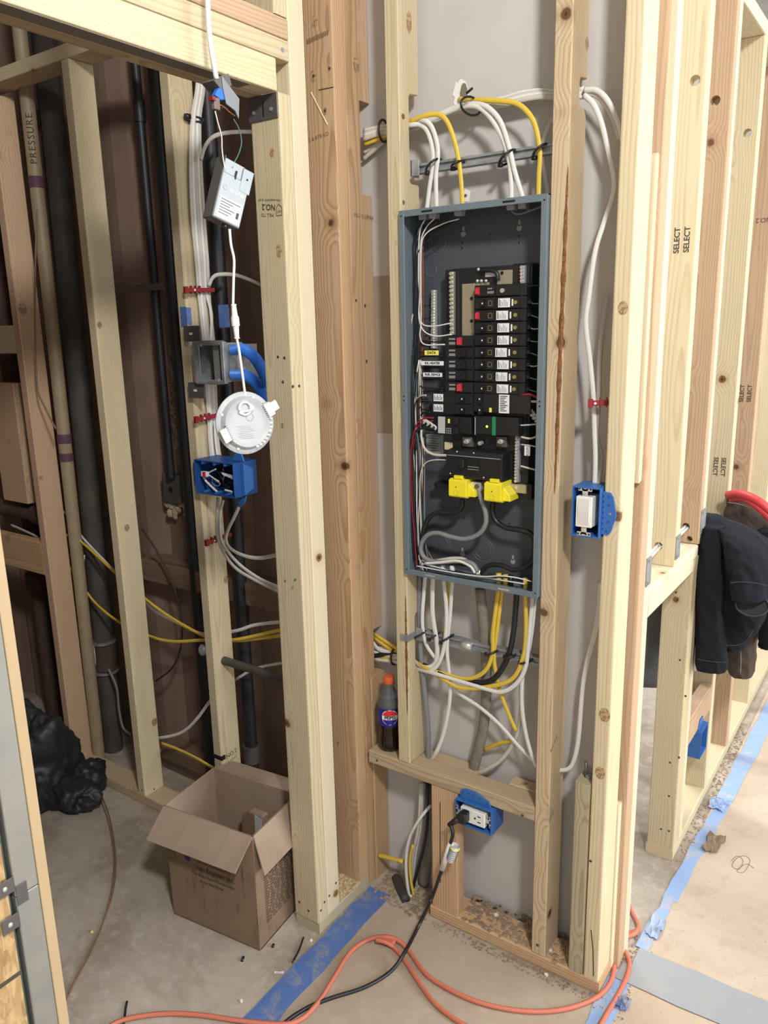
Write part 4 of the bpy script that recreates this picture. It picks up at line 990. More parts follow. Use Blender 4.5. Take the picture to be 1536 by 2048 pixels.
# ================================================================ strut rails
def strut(x0, x1, y, z, lab):
    r = empty('strut_rail', ((x0+x1)/2, y, z - .012), lab, 'rail')
    obj('channel', MB().prism([(y - .010, z - .010), (y + .010, z - .010), (y + .010, z + .010), (y - .010, z + .010), (y - .010, z + .005), (y - .004, z + .005), (y - .004, z - .005), (y - .010, z - .005)], 0, x0, x1), galv, r)
    obj('bracket', MB().box(x0 - .0005, x0 + .003, y - .018, y + .014, z - .016, z + .018).box(x0, x0 + .022, y - .018, y - .015, z - .016, z + .018), galv, r, bevel=.0006)
    obj('bracket', MB().box(x1 - .003, x1, y - .018, y + .014, z - .014, z + .016), galv, r, bevel=.0006)
    for dz in (-.007, .010): obj('screw', MB().cyl((x0 + .003, y - .004, z + dz), (x0 + .006, y - .004, z + dz), .003, n=8), brightmetal, r)
    return r
strut(.1525, .511, .060, 1.931, 'grey strut rail above the breaker panel holding tied cables')
lr = strut(.1525, .511, .052, .806, 'grey strut rail below the breaker panel with a steel coupling')
c = AY(.042, 933, 1290); obj('coupling', MB().cyl((c.x - .012, .040, c.z), (c.x + .016, .040, c.z + .0), .010, n=12), brightmetal, lr, True)
obj('strap', MB().box(.130, .1535, -.0025, -.0005, .797, .815).box(.1525, .1545, -.0025, .04, .797, .815), galv, lr, bevel=.0006)

# ================================================================ cables
def cable(name, pts, r, mat, lab, r2=None, y=None, group=None, sub=6, raw=False, ref=(0, 1, 0), cat='cable'):
    P = pts if raw else ypath(pts, y)
    return obj(name, MB().tube(spline(P, sub), r, 8, ref=ref if r2 else None, r2=r2), mat, None, True, label=lab, cat=cat, group=group)
NM, NT = .0056, .0032
ztop = PZ1 + .0005
def drop(pts, y, zend=None):
    """path from pixels ending on the panel top / bottom wall"""
    P = ypath(pts, y); e = P[-1]; P[-1] = Vector((e.x, e.y, zend)); return P
cable('white_cable', drop([(800, 256, .062), (817, 251), (838, 249), (853, 260), (863, 288), (866, 325), (859, 375), (853, 410)], .048, ztop), NM, whitecable, 'leftmost white cable entering the top of the panel', NT, raw=True)
cable('white_cable', drop([(790, 262, .066), (820, 246, .06), (846, 240), (862, 252), (873, 282), (876, 313), (872, 353), (873, 410)], .043, ztop), NM, whitecable, 'second white cable from the left into the panel top', NT, raw=True)
cable('yellow_cable', drop([(728, 288, .075), (760, 276, .072), (800, 252, .062), (820, 243, .05), (852, 231), (878, 229), (895, 245), (909, 282), (918, 325), (923, 373), (925, 408)], .040, ztop), NM, yellowcable, 'yellow cable looping over the upper strut into the panel top', NT, raw=True)
cable('white_cable', drop([(800, 268, .07), (850, 246, .068), (900, 223, .06), (930, 213, .05), (955, 214), (978, 232), (1003, 272), (1017, 316), (1022, 360), (1023, 398)], .044, ztop), NM, whitecable, 'left of the paired white cables entering the panel top right', NT, raw=True)
cable('white_cable', drop([(800, 264, .074), (850, 240, .072), (910, 217, .062), (945, 208, .05), (975, 215), (1000, 242), (1017, 290), (1030, 345), (1047, 396)], .040, ztop), NM, whitecable, 'right of the paired white cables entering the panel top right', NT, raw=True)
cable('yellow_cable', drop([(918, 198, .106), (926, 199, .085), (950, 200, .06), (1000, 202), (1030, 206), (1052, 221), (1068, 245), (1077, 280), (1080, 315), (1078, 350), (1077, 392)], .050, ztop), NM, yellowcable, 'yellow cable coming out of the drywall hole down to the panel', NT, raw=True)
cable('grey_cable', drop([(1118, 222, .09), (1098, 250, .075), (1087, 285), (1085, 310), (1089, 345), (1099, 386)], .060, ztop), NM, plain('greyish_white_cable', rgb(188, 186, 184), .5), 'greyish cable bowing beside the right stud above the panel', NT, raw=True)
for k, (dy, lab) in enumerate(((0, 'topmost white cable of the long bundle crossing above the panel'), (6, 'second white cable of the long bundle crossing above the panel'), (12, 'third white cable of the long bundle crossing above the panel'), (20, 'lowest white cable of the long bundle crossing above the panel'))):
    yy = .085 - .006*k
    cable('white_cable', [(727, 262 + dy*.8, yy), (765, 254 + dy*.6, yy), (800, 250 + dy*.7, yy), (850, 240 + dy*.5, yy), (905, 217 + dy*.4, yy), (945, 206 + dy*.5, yy), (1000, 199 + dy*.6, yy), (1040, 187 + dy*.7, yy), (1080, 182 + dy*.6, yy), (1112, 186 + dy*.5, yy), (1135, 186 + dy*.5, yy - .01), (1168, 178 + dy*.7, .07)], NM, whitecable if k % 2 == 0 else creamcable, lab, NT, group='cables crossing above the panel')
cable('white_cable', [(727, 305, .09), (750, 290, .088), (775, 272, .085), (805, 262, .08)], NM, creamcable, 'white cable rising behind the left panel stud', NT)
cable('white_cable', [(727, 318, .092), (748, 300, .09), (772, 280, .087), (805, 268, .082)], NM, creamcable, 'lowest white cable rising behind the left panel stud', NT)
# right bay
YR = .075
cable('white_cable', [(1168, 180, .06), (1190, 180, .055), (1208, 192, .05), (1225, 218, .05), (1238, 250, .055), (1248, 290, .06)], NM, whitecable, 'white cable arching from the right panel stud behind the post', NT)
cable('white_cable', [(1168, 186, .065), (1192, 190, .06), (1212, 210, .058), (1228, 240, .06), (1240, 280, .065)], NM, creamcable, 'lower white cable arching behind the post', NT)
cable('white_cable', [(1168, 190, .06), (1187, 208, .055), (1202, 243, .055), (1214, 291, .06), (1228, 356, .07), (1225, 395, .07), (1208, 445, .06), (1190, 505, .05), (1178, 594, .045), (1172, 647, .045), (1180, 720, .05), (1187, 796, .05), (1189, 860, .05), (1191, 920, .045), (1189, 972, .04)], NM, whitecable, 'long white cable hanging in the bay down to the switch box', NT)
cable('grey_cable', [(1213, 590, .09), (1206, 640, .085), (1199, 720, .075), (1197, 800, .06), (1194, 870, .06), (1202, 912, .06), (1200, 940, .05), (1196, 973, .04)], NM, plain('greyed_white_cable', rgb(176, 172, 166), .5), 'grey cable behind the long white cable at the switch', NT)
cable('white_cable', [(1200, 1165, .09), (1198, 1210, .085), (1190, 1262, .08), (1173, 1328, .075), (1164, 1387, .072), (1157, 1476, .068), (1148, 1520, .066), (1136, 1538, .064), (1110, 1541, .06)], NM, whitecable, 'white cable below the switch curving into the right panel stud', NT)
# below the panel
zb = PZ0 - .0005
def rise(pts, y):
    P = ypath(pts, y); e = P[0]; P[0] = Vector((e.x, e.y, zb)); return P
cable('white_cable', rise([(852, 1172), (845, 1222), (846, 1262), (852, 1288), (862, 1305), (872, 1318, .04)], .040), NM, whitecable, 'leftmost thin white cable under the panel', NT, raw=True)
cable('white_cable', rise([(866, 1174), (865, 1225), (873, 1280), (874, 1312), (868, 1330), (850, 1335), (825, 1322, .055), (800, 1310, .065), (760, 1300, .075), (745, 1285, .08)], .036), .0068, whitecable, 'wide white cable under the panel sweeping left', NT, raw=True)
cable('white_cable', rise([(886, 1178), (893, 1226), (889, 1288), (878, 1325), (860, 1342), (838, 1336, .05), (812, 1322, .06), (770, 1310, .075), (746, 1304, .08)], .032), NM, whitecable, 'white cable under the panel joining the lower left bundle', NT, raw=True)
cable('white_cable', rise([(905, 1180), (900, 1230), (894, 1297), (900, 1366), (898, 1412), (886, 1470), (872, 1505), (860, 1524, .06)], .038), NM, whitecable, 'white cable dropping from the panel to the blocking', NT, raw=True)
cable('yellow_cable', rise([(900, 1180), (897, 1205), (893, 1235), (886, 1300), (870, 1330), (845, 1335), (820, 1318, .06), (780, 1298, .072), (748, 1275, .08)], .046), NM, yellowcable, 'yellow cable among the white ones at the panel bottom left', NT, raw=True)
cable('grey_conduit_cable', [(840, 1150, .05), (839, 1220, .05), (841, 1300, .05), (850, 1390, .05), (856, 1460, .052), (857, 1522, .056)], .0075, greycable, 'thick blue-grey cable running down beside the left stud', .006)
cable('service_cable', [(960, 1178, .05), (966, 1240, .055), (972, 1320, .06), (972, 1400, .062), (966, 1460, .066), (955, 1505, .07), (945, 1548, .076)], .0145, secable, 'thick ribbed grey service cable below the panel', .008)
cable('yellow_cable', rise([(998, 1190), (986, 1262), (985, 1305), (970, 1342), (935, 1358), (890, 1348), (850, 1335), (825, 1318, .06), (785, 1292, .07), (748, 1268, .08)], .034), NM, yellowcable, 'left yellow cable under the panel sweeping into the bundle', NT, raw=True)
cable('yellow_cable', rise([(1005, 1192), (994, 1262), (988, 1315), (998, 1375), (1015, 1422), (1032, 1462)], .040), NM, yellowcable, 'yellow cable under the panel dropping toward the right stud', NT, raw=True)
cable('black_cable', rise([(1034, 1194), (1027, 1262), (1015, 1315), (987, 1358), (950, 1365), (908, 1358), (872, 1342), (830, 1322, .06), (790, 1306, .07), (745, 1312, .08)], .036), .0072, blackcable, 'thick black cable curving from the panel into the bundle', .0055, raw=True)
cable('yellow_cable', rise([(1050, 1196), (1052, 1262), (1046, 1315), (1024, 1358), (975, 1374), (922, 1376), (885, 1358), (835, 1328, .055), (795, 1314, .07), (748, 1322, .08)], .028), NM, yellowcable, 'right yellow cable under the panel forming the lowest yellow loop', NT, raw=True)
cable('white_cable', rise([(1066, 1198), (1057, 1285), (1050, 1338), (1030, 1370), (1002, 1384), (972, 1378), (905, 1358), (865, 1346), (828, 1336, .055), (790, 1324, .07), (747, 1318, .08)], .026), NM, whitecable, 'white cable forming the lowest white loop under the panel', NT, raw=True)
cable('white_cable', rise([(1072, 1198), (1060, 1285), (1046, 1345), (1044, 1412), (1054, 1478), (1070, 1528), (1076, 1535, .06)], .032), NM, whitecable, 'white cable from the panel right corner down to the right stud', NT, raw=True)
cable('white_cable', [(898, 1370, .045), (925, 1392, .045), (960, 1415, .045), (1000, 1450, .045), (1035, 1490, .047), (1060, 1515, .05), (1075, 1530, .055)], NM, whitecable, 'white cable crossing diagonally to the right stud below the panel', NT)
cable('white_cable', [(1042, 1372, .05), (1041, 1430, .05), (1030, 1480, .055), (1000, 1522, .06), (962, 1545, .068), (945, 1556, .072)], NM, creamcable, 'dusty white cable curving behind the blocking under the panel', NT)
cable('yellow_cable', [(968, 1500, .085), (995, 1488, .07), (1025, 1481, .055)], NM, yellowcable, 'short yellow cable end next to the service cable', NT)
for k, (v, c_, lab) in enumerate(((1290, whitecable, 'white cable at the middle of the bundle left of the panel stud'), (1298, creamcable, 'dusty white cable at the middle of the bundle left of the panel stud'))):
    cable('white_cable', [(745, v + 6, .085), (770, v + 8, .082), (800, v + 16, .075), (820, v + 24, .068)], NM, c_, lab, NT)
# below the blocking
ZF = .002
def floorend(pts, y):
    P = ypath(pts, y); e = P[-1]; P[-1] = Vector((e.x, e.y, ZF)); return P
cable('white_cable', floorend([(862, 1610, .06), (838, 1640), (818, 1680), (812, 1730), (818, 1790), (824, 1806)], .035), .0046, whitecable, 'white cable looping from the blocking to the floor corner', raw=True)
cable('yellow_cable', floorend([(826, 1690), (820, 1720), (822, 1760), (828, 1805)], .04), .0040, yellowcable, 'thin yellow cable beside the white one in the floor corner', raw=True)
cable('black_cable', floorend([(856, 1566, .075), (854, 1650), (846, 1700), (830, 1760), (826, 1798)], .06), .0046, blackcable, 'black cable hanging below the blocking in the corner', raw=True)
for k in range(3):
    cable('grey_cable', floorend([(850 - k*4, 1566, .07), (845 - k*4, 1650), (836 - k*5, 1710), (828 - k*3, 1770), (830, 1790)], .075 - .008*k), .0046, creamcable if k else greycable, ('left', 'middle', 'right')[2-k] + ' cable of the three dusty cables under the blocking', raw=True)
cable('service_cable', floorend([(868, 1572), (862, 1650), (852, 1720), (846, 1780)], .092), .017, secable, 'thick grey service cable standing in the dirty corner', .010, raw=True)
cable('yellow_cable', [(758, 1711, .05), (780, 1716, .045), (806, 1723, .04)], .0062, yellowcable, 'yellow cable stub crossing low in the wall corner')
cable('black_cable', [AZ(.008, 792, 1755), AZ(.008, 800, 1775), AZ(.008, 812, 1800)], .013, plain('black_conduit_end', rgb(60, 58, 58), .6), 'short dark conduit stub lying in the wall corner', raw=True)
# ties
def tie(u, v, y, lab, ang=.8, w=.016, h=.006, grp='black cable ties on the strut rails'):
    c = AY(y, u, v); m = MB(); n = 14
    loop = [(c.x + w*math.cos(2*math.pi*i/n), c.y + .022*math.sin(2*math.pi*i/n), c.z + ang*w*math.cos(2*math.pi*i/n)) for i in range(n+1)]
    m.tube(loop, .0028, 6, caps=False); m.box(c.x - w - .004, c.x - w + .005, c.y - .008, c.y, c.z - ang*w - .005, c.z - ang*w + .003)
    return obj('cable_tie', m, blackcable, None, True, label=lab, cat='cable tie', group=grp)
tie(868, 332, .05, 'black tie around the left white pair on the upper strut')
tie(917, 330, .05, 'black tie around the yellow cable on the upper strut', .5, .012)
tie(1016, 315, .05, 'black tie around the right white pair on the upper strut')
tie(1082, 302, .055, 'black tie around the yellow cable at the right end of the upper strut', .8, .014)
tie(842, 1268, .045, 'leftmost black tie on the lower strut', .7, .014)
tie(868, 1272, .045, 'second black tie from the left on the lower strut', .7, .014)
tie(893, 1277, .045, 'black tie around white cables left of the strut coupling', .7, .016)
tie(985, 1303, .045, 'black tie around the yellow cables on the lower strut', .5, .015)
tie(1022, 1310, .045, 'black tie around the black cable on the lower strut', .4, .014)
tie(1054, 1320, .045, 'rightmost black tie on the lower strut', .5, .016)
c = AY(.05, 942, 212)
obj('cable_tie', MB().tube([(c.x + .008*math.cos(a*math.pi/8) , c.y + .030*math.cos(a*math.pi/8), c.z + .018*math.sin(a*math.pi/8)) for a in range(17)], .0026, 6, caps=False).tube([c + Vector((.006, -.03, .018)), c + Vector((.022, -.034, .024))], .0026, 6), blackcable, None, True, label='black tie bundling cables below the drywall hole', cat='cable tie')
for (u, v, lab) in ((767, 262, 'black grommet ring behind the left stud above the panel'), (790, 1312, 'black tie around the bundle behind the left stud below the panel')):
    c = AY(.075, u, v); obj('cable_tie', MB().tube([(c.x, c.y + .020*math.cos(a*math.pi/8), c.z + .024*math.sin(a*math.pi/8)) for a in range(17)], .003, 6, caps=False), blackcable, None, True, label=lab, cat='cable tie')
def stacker(c, right, lab, w=.062, mat=redclip):
    """red plastic cable staple: long bar with pins and end nubs"""
    c = Vector(c); right = Vector(right).normalized(); up = Vector((0, 0, 1)); n = right.cross(up); M = frame(c, right, n, up)
    r = empty('cable_staple', c, lab, 'cable clip', 'red cable staples')
    m = MB(); m.M = M; m.box(-w/2, w/2, -.004, .004, -.0055, .0055); m.box(-w/2 - .004, -w/2 + .006, -.005, .006, -.009, .009)
    for k in range(3): m.box(-w/2 + .018 + k*.014, -w/2 + .021 + k*.014, -.006, .004, -.009, .011)
    obj('bar', m, redclip, r, bevel=.0008)
    m = MB(); m.M = M; q = -w*.22; m.cyl((q, .006, 0), (q, -.006, 0), .0028, n=8); m.cyl((q, .0055, 0), (q, -.0055, 0), .002, n=8)
    obj('nail', m, whiteplastic, r)
    return r
stacker(AY(.03, 1199, 806), (1, .35, .05), 'red cable staple holding cables above the switch box', .038)
# ================================================================ devices
def open_box(x0, x1, y0, y1, z0, z1, t=.003):
    """box open towards -Y"""
    m = MB(); m.box(x0, x1, y1 - t, y1, z0, z1); m.box(x0, x0 + t, y0, y1 - t, z0, z1); m.box(x1 - t, x1, y0, y1 - t, z0, z1)
    m.box(x0 + t, x1 - t, y0, y1 - t, z0, z0 + t); m.box(x0 + t, x1 - t, y0, y1 - t, z1 - t, z1); return m
# --- switch in blue box on the post
sb = empty('switch_box', (.612, .02, 1.140), 'blue switch box with a white rocker switch nailed to the right post', 'switch box')
obj('box', open_box(.583, .6455, -.013, .055, 1.141, 1.249), blueplastic, sb, bevel=.0006)
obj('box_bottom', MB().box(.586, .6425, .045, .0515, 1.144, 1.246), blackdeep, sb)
fl = obj('flange', MB().prism([(.6455, 1.150), (.661, 1.150), (.667, 1.158), (.677, 1.192), (.669, 1.232), (.663, 1.240), (.6455, 1.242)], 1, -.0045, -.001), blueplastic, sb, bevel=.0006)
for (x, z) in ((.6585, 1.232), (.660, 1.214), (.664, 1.196), (.660, 1.178), (.657, 1.158)): obj('nail_hole', MB().cyl((x, -.005, z), (x, -.0044, z), .0027, n=10), blueplastic_d if z not in (1.196,) else galv, fl)
for k in range(7): obj('slot', MB().box(.6478, .6492, -.0049, -.0044, 1.160 + k*.0115, 1.165 + k*.0115), blackdeep, fl)
sw = obj('switch', MB().box(.5935, .6285, -.016, .030, 1.163, 1.229), whiteplastic, sb, bevel=.0012)
obj('rocker', MB().prism([(-.0165, 1.168), (-.0185, 1.198), (-.0165, 1.225), (-.012, 1.225), (-.012, 1.168)], 0, .5985, .6235), rockerm, sw, bevel=.0006)
for z0, s in ((1.229, 1), (1.163, -1)):
    m = MB().box(.605, .617, -.012, -.0105, min(z0, z0 + s*.016), max(z0, z0 + s*.016)); m.box(.596, .626, -.012, -.0105, min(z0 + s*.011, z0 + s*.020), max(z0 + s*.011, z0 + s*.020))
    yk = obj('yoke', m, brightmetal, sw, bevel=.0005)
    for x in (.599, .606, .616, .623): obj('yoke_hole', MB().cyl((x, -.0126, z0 + s*.0155), (x, -.0119, z0 + s*.0155), .002, n=8), blackdeep, yk)
    obj('screw', MB().cyl((.611, -.0155, z0 + s*.008), (.611, -.012, z0 + s*.008), .003, n=8), brightmetal, yk)
# --- receptacle in blue box under the blocking
rb = empty('outlet_box', (.35, .02, .335), 'blue outlet box with a white receptacle and black plug under the blocking', 'outlet box')
OX0, OX1, OZ0, OZ1 = .299, .404, .337, .4055
obj('box', open_box(OX0, OX1, -.016, .050, OZ0, OZ1), blueplastic, rb, bevel=.0006)
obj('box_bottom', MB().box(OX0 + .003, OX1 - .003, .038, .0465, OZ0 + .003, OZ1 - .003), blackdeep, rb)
fl = obj('flange', MB().prism([(OX0 + .008, OZ1), (OX0 + .010, OZ1 + .022), (OX0 + .024, OZ1 + .030), (OX0 + .055, OZ1 + .030), (OX1 - .014, OZ1 + .016), (OX1 - .008, OZ1)], 1, -.0045, -.001), blueplastic, rb, bevel=.0006)
for (x, z) in ((OX0 + .018, OZ1 + .018), (OX0 + .034, OZ1 + .020), (OX0 + .048, OZ1 + .020), (OX0 + .066, OZ1 + .016), (OX0 + .086, OZ1 + .008)): obj('nail_hole', MB().cyl((x, -.005, z), (x, -.0044, z), .0026, n=10), blueplastic_d, fl)
rc = obj('receptacle', MB().box(OX0 + .018, OX1 - .018, -.019, .02, OZ0 + .016, OZ1 - .014), whiteplastic, rb, bevel=.0012)
zc = (OZ0 + OZ1)/2 + .001
for dx in (.071, ):
    for q in (-.008, .008): obj('slot', MB().box(OX0 + dx - .004, OX0 + dx + .005, -.0196, -.0188, zc + q - .0012, zc + q + .0012), blackdeep, rc)
    obj('slot', MB().cyl((OX0 + dx - .011, -.0196, zc), (OX0 + dx - .011, -.0188, zc), .0027, n=10), blackdeep, rc)
for x, s in ((OX0 + .018, -1), (OX1 - .018, 1)):
    yk = obj('yoke', MB().box(min(x, x + s*.016), max(x, x + s*.016), -.0145, -.013, zc - .005, zc + .005).box(min(x + s*.010, x + s*.017), max(x + s*.010, x + s*.017), -.0145, -.013, zc - .016, zc + .016), brightmetal, rb, bevel=.0005)
    for q in (-.012, 0, .012): obj('yoke_hole', MB().cyl((x + s*.0135, -.0151, zc + q), (x + s*.0135, -.0144, zc + q), .002, n=8), blackdeep, yk)
# --- power cord plugged into the outlet
pc = empty('power_cord', (.26, -.06, 0), 'black power cord plugged into the outlet with a white warning tag', 'power cord')
px_, pzc = OX0 + .034, zc + .002
obj('plug', MB().prism([(px_ - .016, pzc - .014), (px_ + .012, pzc - .014), (px_ + .012, pzc + .016), (px_ - .006, pzc + .016), (px_ - .016, pzc + .004)], 1, -.046, -.0195), blackplastic, pc, bevel=.003)
obj('strain_relief', MB().cyl((px_ - .010, -.038, pzc - .006), (px_ - .036, -.044, pzc - .030), .0095, .0055, n=10), blackplastic, pc, True)
cp = [Vector((px_ - .030, -.043, pzc - .026))] + ypath([(905, 1672), (893, 1708), (880, 1750), (862, 1800)], -.052) + [AZ(.10, 838, 1850), AZ(.035, 812, 1900), AZ(.007, 782, 1942), AZ(.006, 730, 1974), AZ(.006, 660, 1997), AZ(.006, 610, 2018), AZ(.006, 560, 2055), AZ(.006, 520, 2120)]
obj('cord', MB().tube(spline(cp, 8), .0048, 8), blackcable, pc, True)
a, b_ = AY(-.052, 902, 1686), AY(-.052, 884, 1738)
obj('tag_sleeve', MB().tube([a, b_], .0075, 10), whiteplastic, pc, True)
sc = AY(-.056, 906, 1706); ax = (b_ - a).normalized()
for k in range(1):
    m = MB(); n = 26; L = .050; vs = []; fs = []
    e1 = ax.orthogonal().normalized(); e2 = ax.cross(e1)
    for i in range(n+1):
        g = i/n*11.5; r = .0115 - .0034*i/n
        q = sc + e1*math.cos(g)*r + e2*math.sin(g)*r
        vs += [q - ax*L*.5, q + ax*L*.5]
    for i in range(n): fs.append((2*i, 2*i+1, 2*i+3, 2*i+2))
    o = obj('warning_tag', m.add(vs, fs), whitelabel, pc, True)
    for j in range(7):
        q = sc - ax*L*.38 + ax*L*.125*j
        o2 = obj('print', MB().tube([q + e1*math.cos(g*.26)*.0119 + e2*math.sin(g*.26)*.0119 for g in range(25)], .0005 if j else .0014, 5), printm if j else yellow_sticker, o, True)
# --- small blue box on the low right block
lbx = empty('empty_outlet_box', (.69, .80, .25), 'small empty blue outlet box nailed low on the right wall block', 'outlet box')
P = AX(.7, 1390, 1535)
m = MB(); y0, y1, z0, z1 = .79, .875, .245, .335
m.box(.635, .638, y0, y1, z0, z1); m.box(.635, .715, y0, y0 + .003, z0, z1); m.box(.635, .715, y1 - .003, y1, z0, z1); m.box(.635, .715, y0, y1, z0, z0 + .003); m.box(.635, .715, y0, y1, z1 - .003, z1)
obj('box', m, blueplastic, lbx, bevel=.0006)
obj('flange', MB().prism([(y0 + .01, z1), (y1 - .01, z1), (y1 - .025, z1 + .03), (y0 + .025, z1 + .03)], 0, .7008, .7035), blueplastic, lbx, bevel=.0006)
# --- double blue box on the closet stud
db = empty('double_gang_box', (-.385, -.07, 1.145), 'blue double-gang box with loose wires on the closet stud', 'junction box')
DX0, DX1, DZ0, DZ1, DY0 = -.464, -.312, 1.146, 1.240, -.122
obj('box', open_box(DX0, DX1, DY0, -.035, DZ0, DZ1), blueplastic_d, db, bevel=.0006)
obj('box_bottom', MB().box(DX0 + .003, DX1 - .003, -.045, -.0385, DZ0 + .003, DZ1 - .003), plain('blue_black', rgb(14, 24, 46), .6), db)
obj('side_tab', MB().box(DX0 - .018, DX0, DY0 + .012, DY0 + .016, DZ0 + .018, DZ1 - .012), blueplastic, db, bevel=.001)
obj('side_bulge', MB().prism([(-.095, DZ0 + .004), (-.095, DZ1 - .004), (-.06, DZ1 - .018), (-.06, DZ0 + .018)], 0, DX1, DX1 + .012), blueplastic, db, bevel=.001)
for s, z in ((1, DZ1), (-1, DZ0)):
    obj('nail_ear', MB().prism([(DX1 - .040, z), (DX1 + .004, z), (DX1 - .004, z + s*.020), (DX1 - .022, z + s*.034)], 1, -.085, -.080), blueplastic, db, bevel=.001)
for i, x in enumerate((DX0 + .035, DX0 + .080, DX0 + .120)):
    obj('screw_boss', MB().cyl((x, DY0 - .001, DZ1 - .007), (x, DY0 + .02, DZ1 - .007), .004, n=8).cyl((x, DY0 - .001, DZ0 + .007), (x, DY0 + .02, DZ0 + .007), .004, n=8), blueplastic, db)
random.seed(4)
def dwire(pts, r, mat, y): obj('wire', MB().tube(spline(ypath(pts, y), 6), r, 6), mat, db, True)
dwire([(436, 985), (425, 975), (412, 962), (406, 950)], .0034, whitecable, -.11)
dwire([(432, 938), (420, 944), (412, 950)], .0024, whitecable, -.105)
dwire([(424, 953), (432, 962), (440, 967), (436, 972), (426, 968), (424, 958)], .0018, greycable, -.10)
dwire([(418, 950), (428, 957), (438, 963)], .002, whitecable, -.112)
dwire([(440, 944), (452, 952), (462, 958), (470, 966), (456, 965)], .002, blackcable, -.10)
dwire([(430, 935), (440, 950), (448, 966), (460, 975)], .002, blackcable, -.09)
dwire([(446, 936), (448, 950), (446, 962)], .002, greycable, -.09)
dwire([(450, 980), (458, 982), (466, 984)], .003, whitecable, -.10)
c = AY(-.117, 409, 948); wg = obj('lever_connector', MB().box(c.x - .010, c.x + .012, -.121, -.110, c.z - .007, c.z + .007), whitelabel, db, bevel=.001)
obj('levers', MB().box(c.x, c.x + .009, -.124, -.121, c.z - .007, c.z + .007), redm, wg)
c = AY(-.112, 457, 952); lb = obj('wire_tag', MB().prism([(c.x - .026, c.z + .008), (c.x + .028, c.z + .002), (c.x + .028, c.z - .009), (c.x - .020, c.z + .001)], 1, -.1135, -.112), whitelabel, db)
text(lb, 'LTGS', .011, Vector((c.x + .006, -.1139, c.z)), (1, 0, -.1), (0, 0, 1), blackink)
# --- galvanized square box with blue conduits
gb = empty('metal_box', (-.37, -.08, 1.45), 'square galvanized junction box with mud ring on the closet stud', 'junction box')
GX0, GX1, GZ0, GZ1, GY = -.428, -.322, 1.452, 1.552, -.122
obj('box', open_box(GX0, GX1, GY + .012, -.05, GZ0, GZ1, .002), galv, gb)
m = MB()
for a in ((GX0 - .004, GX0 + .006, GZ0 - .004, GZ1 + .004), (GX1 - .006, GX1 + .004, GZ0 - .004, GZ1 + .004), (GX0 + .006, GX1 - .006, GZ0 - .004, GZ0 + .006), (GX0 + .006, GX1 - .006, GZ1 - .006, GZ1 + .004)): m.box(a[0], a[1], GY - .002, GY + .012, a[2], a[3])
obj('mud_ring', m, galv, gb, bevel=.0025, seg=2)
obj('box_bottom', MB().box(GX0 + .002, GX1 - .002, -.058, -.052, GZ0 + .002, GZ1 - .002), darksteel, gb)
obj('side_box', MB().box(GX1 + .001, GX1 + .034, GY + .02, -.03, GZ0 + .004, GZ1 - .004), galv, gb, bevel=.001)
for (x, z) in ((GX0 + .030, GZ1 - .005), (GX1 - .02, GZ0 + .006)): obj('screw_ear', MB().cyl((x, GY - .003, z), (x, GY + .002, z), .004, n=10), brightmetal, gb)
for (z0, z1) in ((GZ1 + .004, GZ1 + .045), (GZ0 - .045, GZ0 - .004)):
    bt = obj('mount_tab', MB().box(-.474, GX0 + .016, GY + .01, GY + .0125, z0, z1).box(-.4755, -.472, GY + .012, -.06, z0, z1), darksteel, gb, bevel=.0006)
    obj('slot', MB().box(-.452, -.440, GY + .0092, GY + .0098, (z0+z1)/2 - .003, (z0+z1)/2 + .003), whitelabel, bt)
for k in range(4): obj('wire', MB().tube(spline([(-.40 + .015*k, -.075, 1.46), (-.385 + .012*k, -.09, 1.475), (-.365 + .006*k, -.10, 1.482 + .006*k), (-.35, -.085, 1.495)], 5), .0018, 6), (coppern, blackcable, redwire, blackcable)[k], gb, True)
obj('divider', MB().box(-.372, -.350, GY + .014, -.055, GZ0 + .004, GZ1 - .004), steel_track, gb)
for k, (pts, lab) in enumerate((([(466, 700), (486, 699), (506, 712), (522, 735), (538, 772)], 'upper blue corrugated conduit leaving the metal box'), ([(466, 749), (490, 751), (510, 764), (526, 790), (540, 826)], 'lower blue corrugated conduit leaving the metal box'))):
    P = spline(ypath(pts, -.095), 22)
    obj('blue_conduit', MB().tube(P, .0140, 12, rf=lambda t_, n_=len(P): 1.0 + .09*(1 if int(t_*(n_-1) + .5) % 2 else -1)), conduitblue, None, 'auto', label=lab, cat='conduit', group='blue conduits at the metal box')
# blue tape pieces on the closet stud
a, b_ = AY(-.0955, 360, 614), AY(-.0955, 375, 653)
o = obj('tape_piece', MB().box(a.x, -.4756, -.0966, -.0952, b_.z, a.z).box(-.4762, -.4748, -.0966, -.080, b_.z + .004, a.z - .002), bluetape, None, label='square of blue tape wrapped on the closet stud', cat='tape')
a = AX(-.465, 430, 633); obj('tape_piece', MB().box(-.442, -.404, -.012, -.010, a.z - .030, a.z + .03), bluetape, None, label='blue tape behind the cables right of the closet stud', cat='tape')
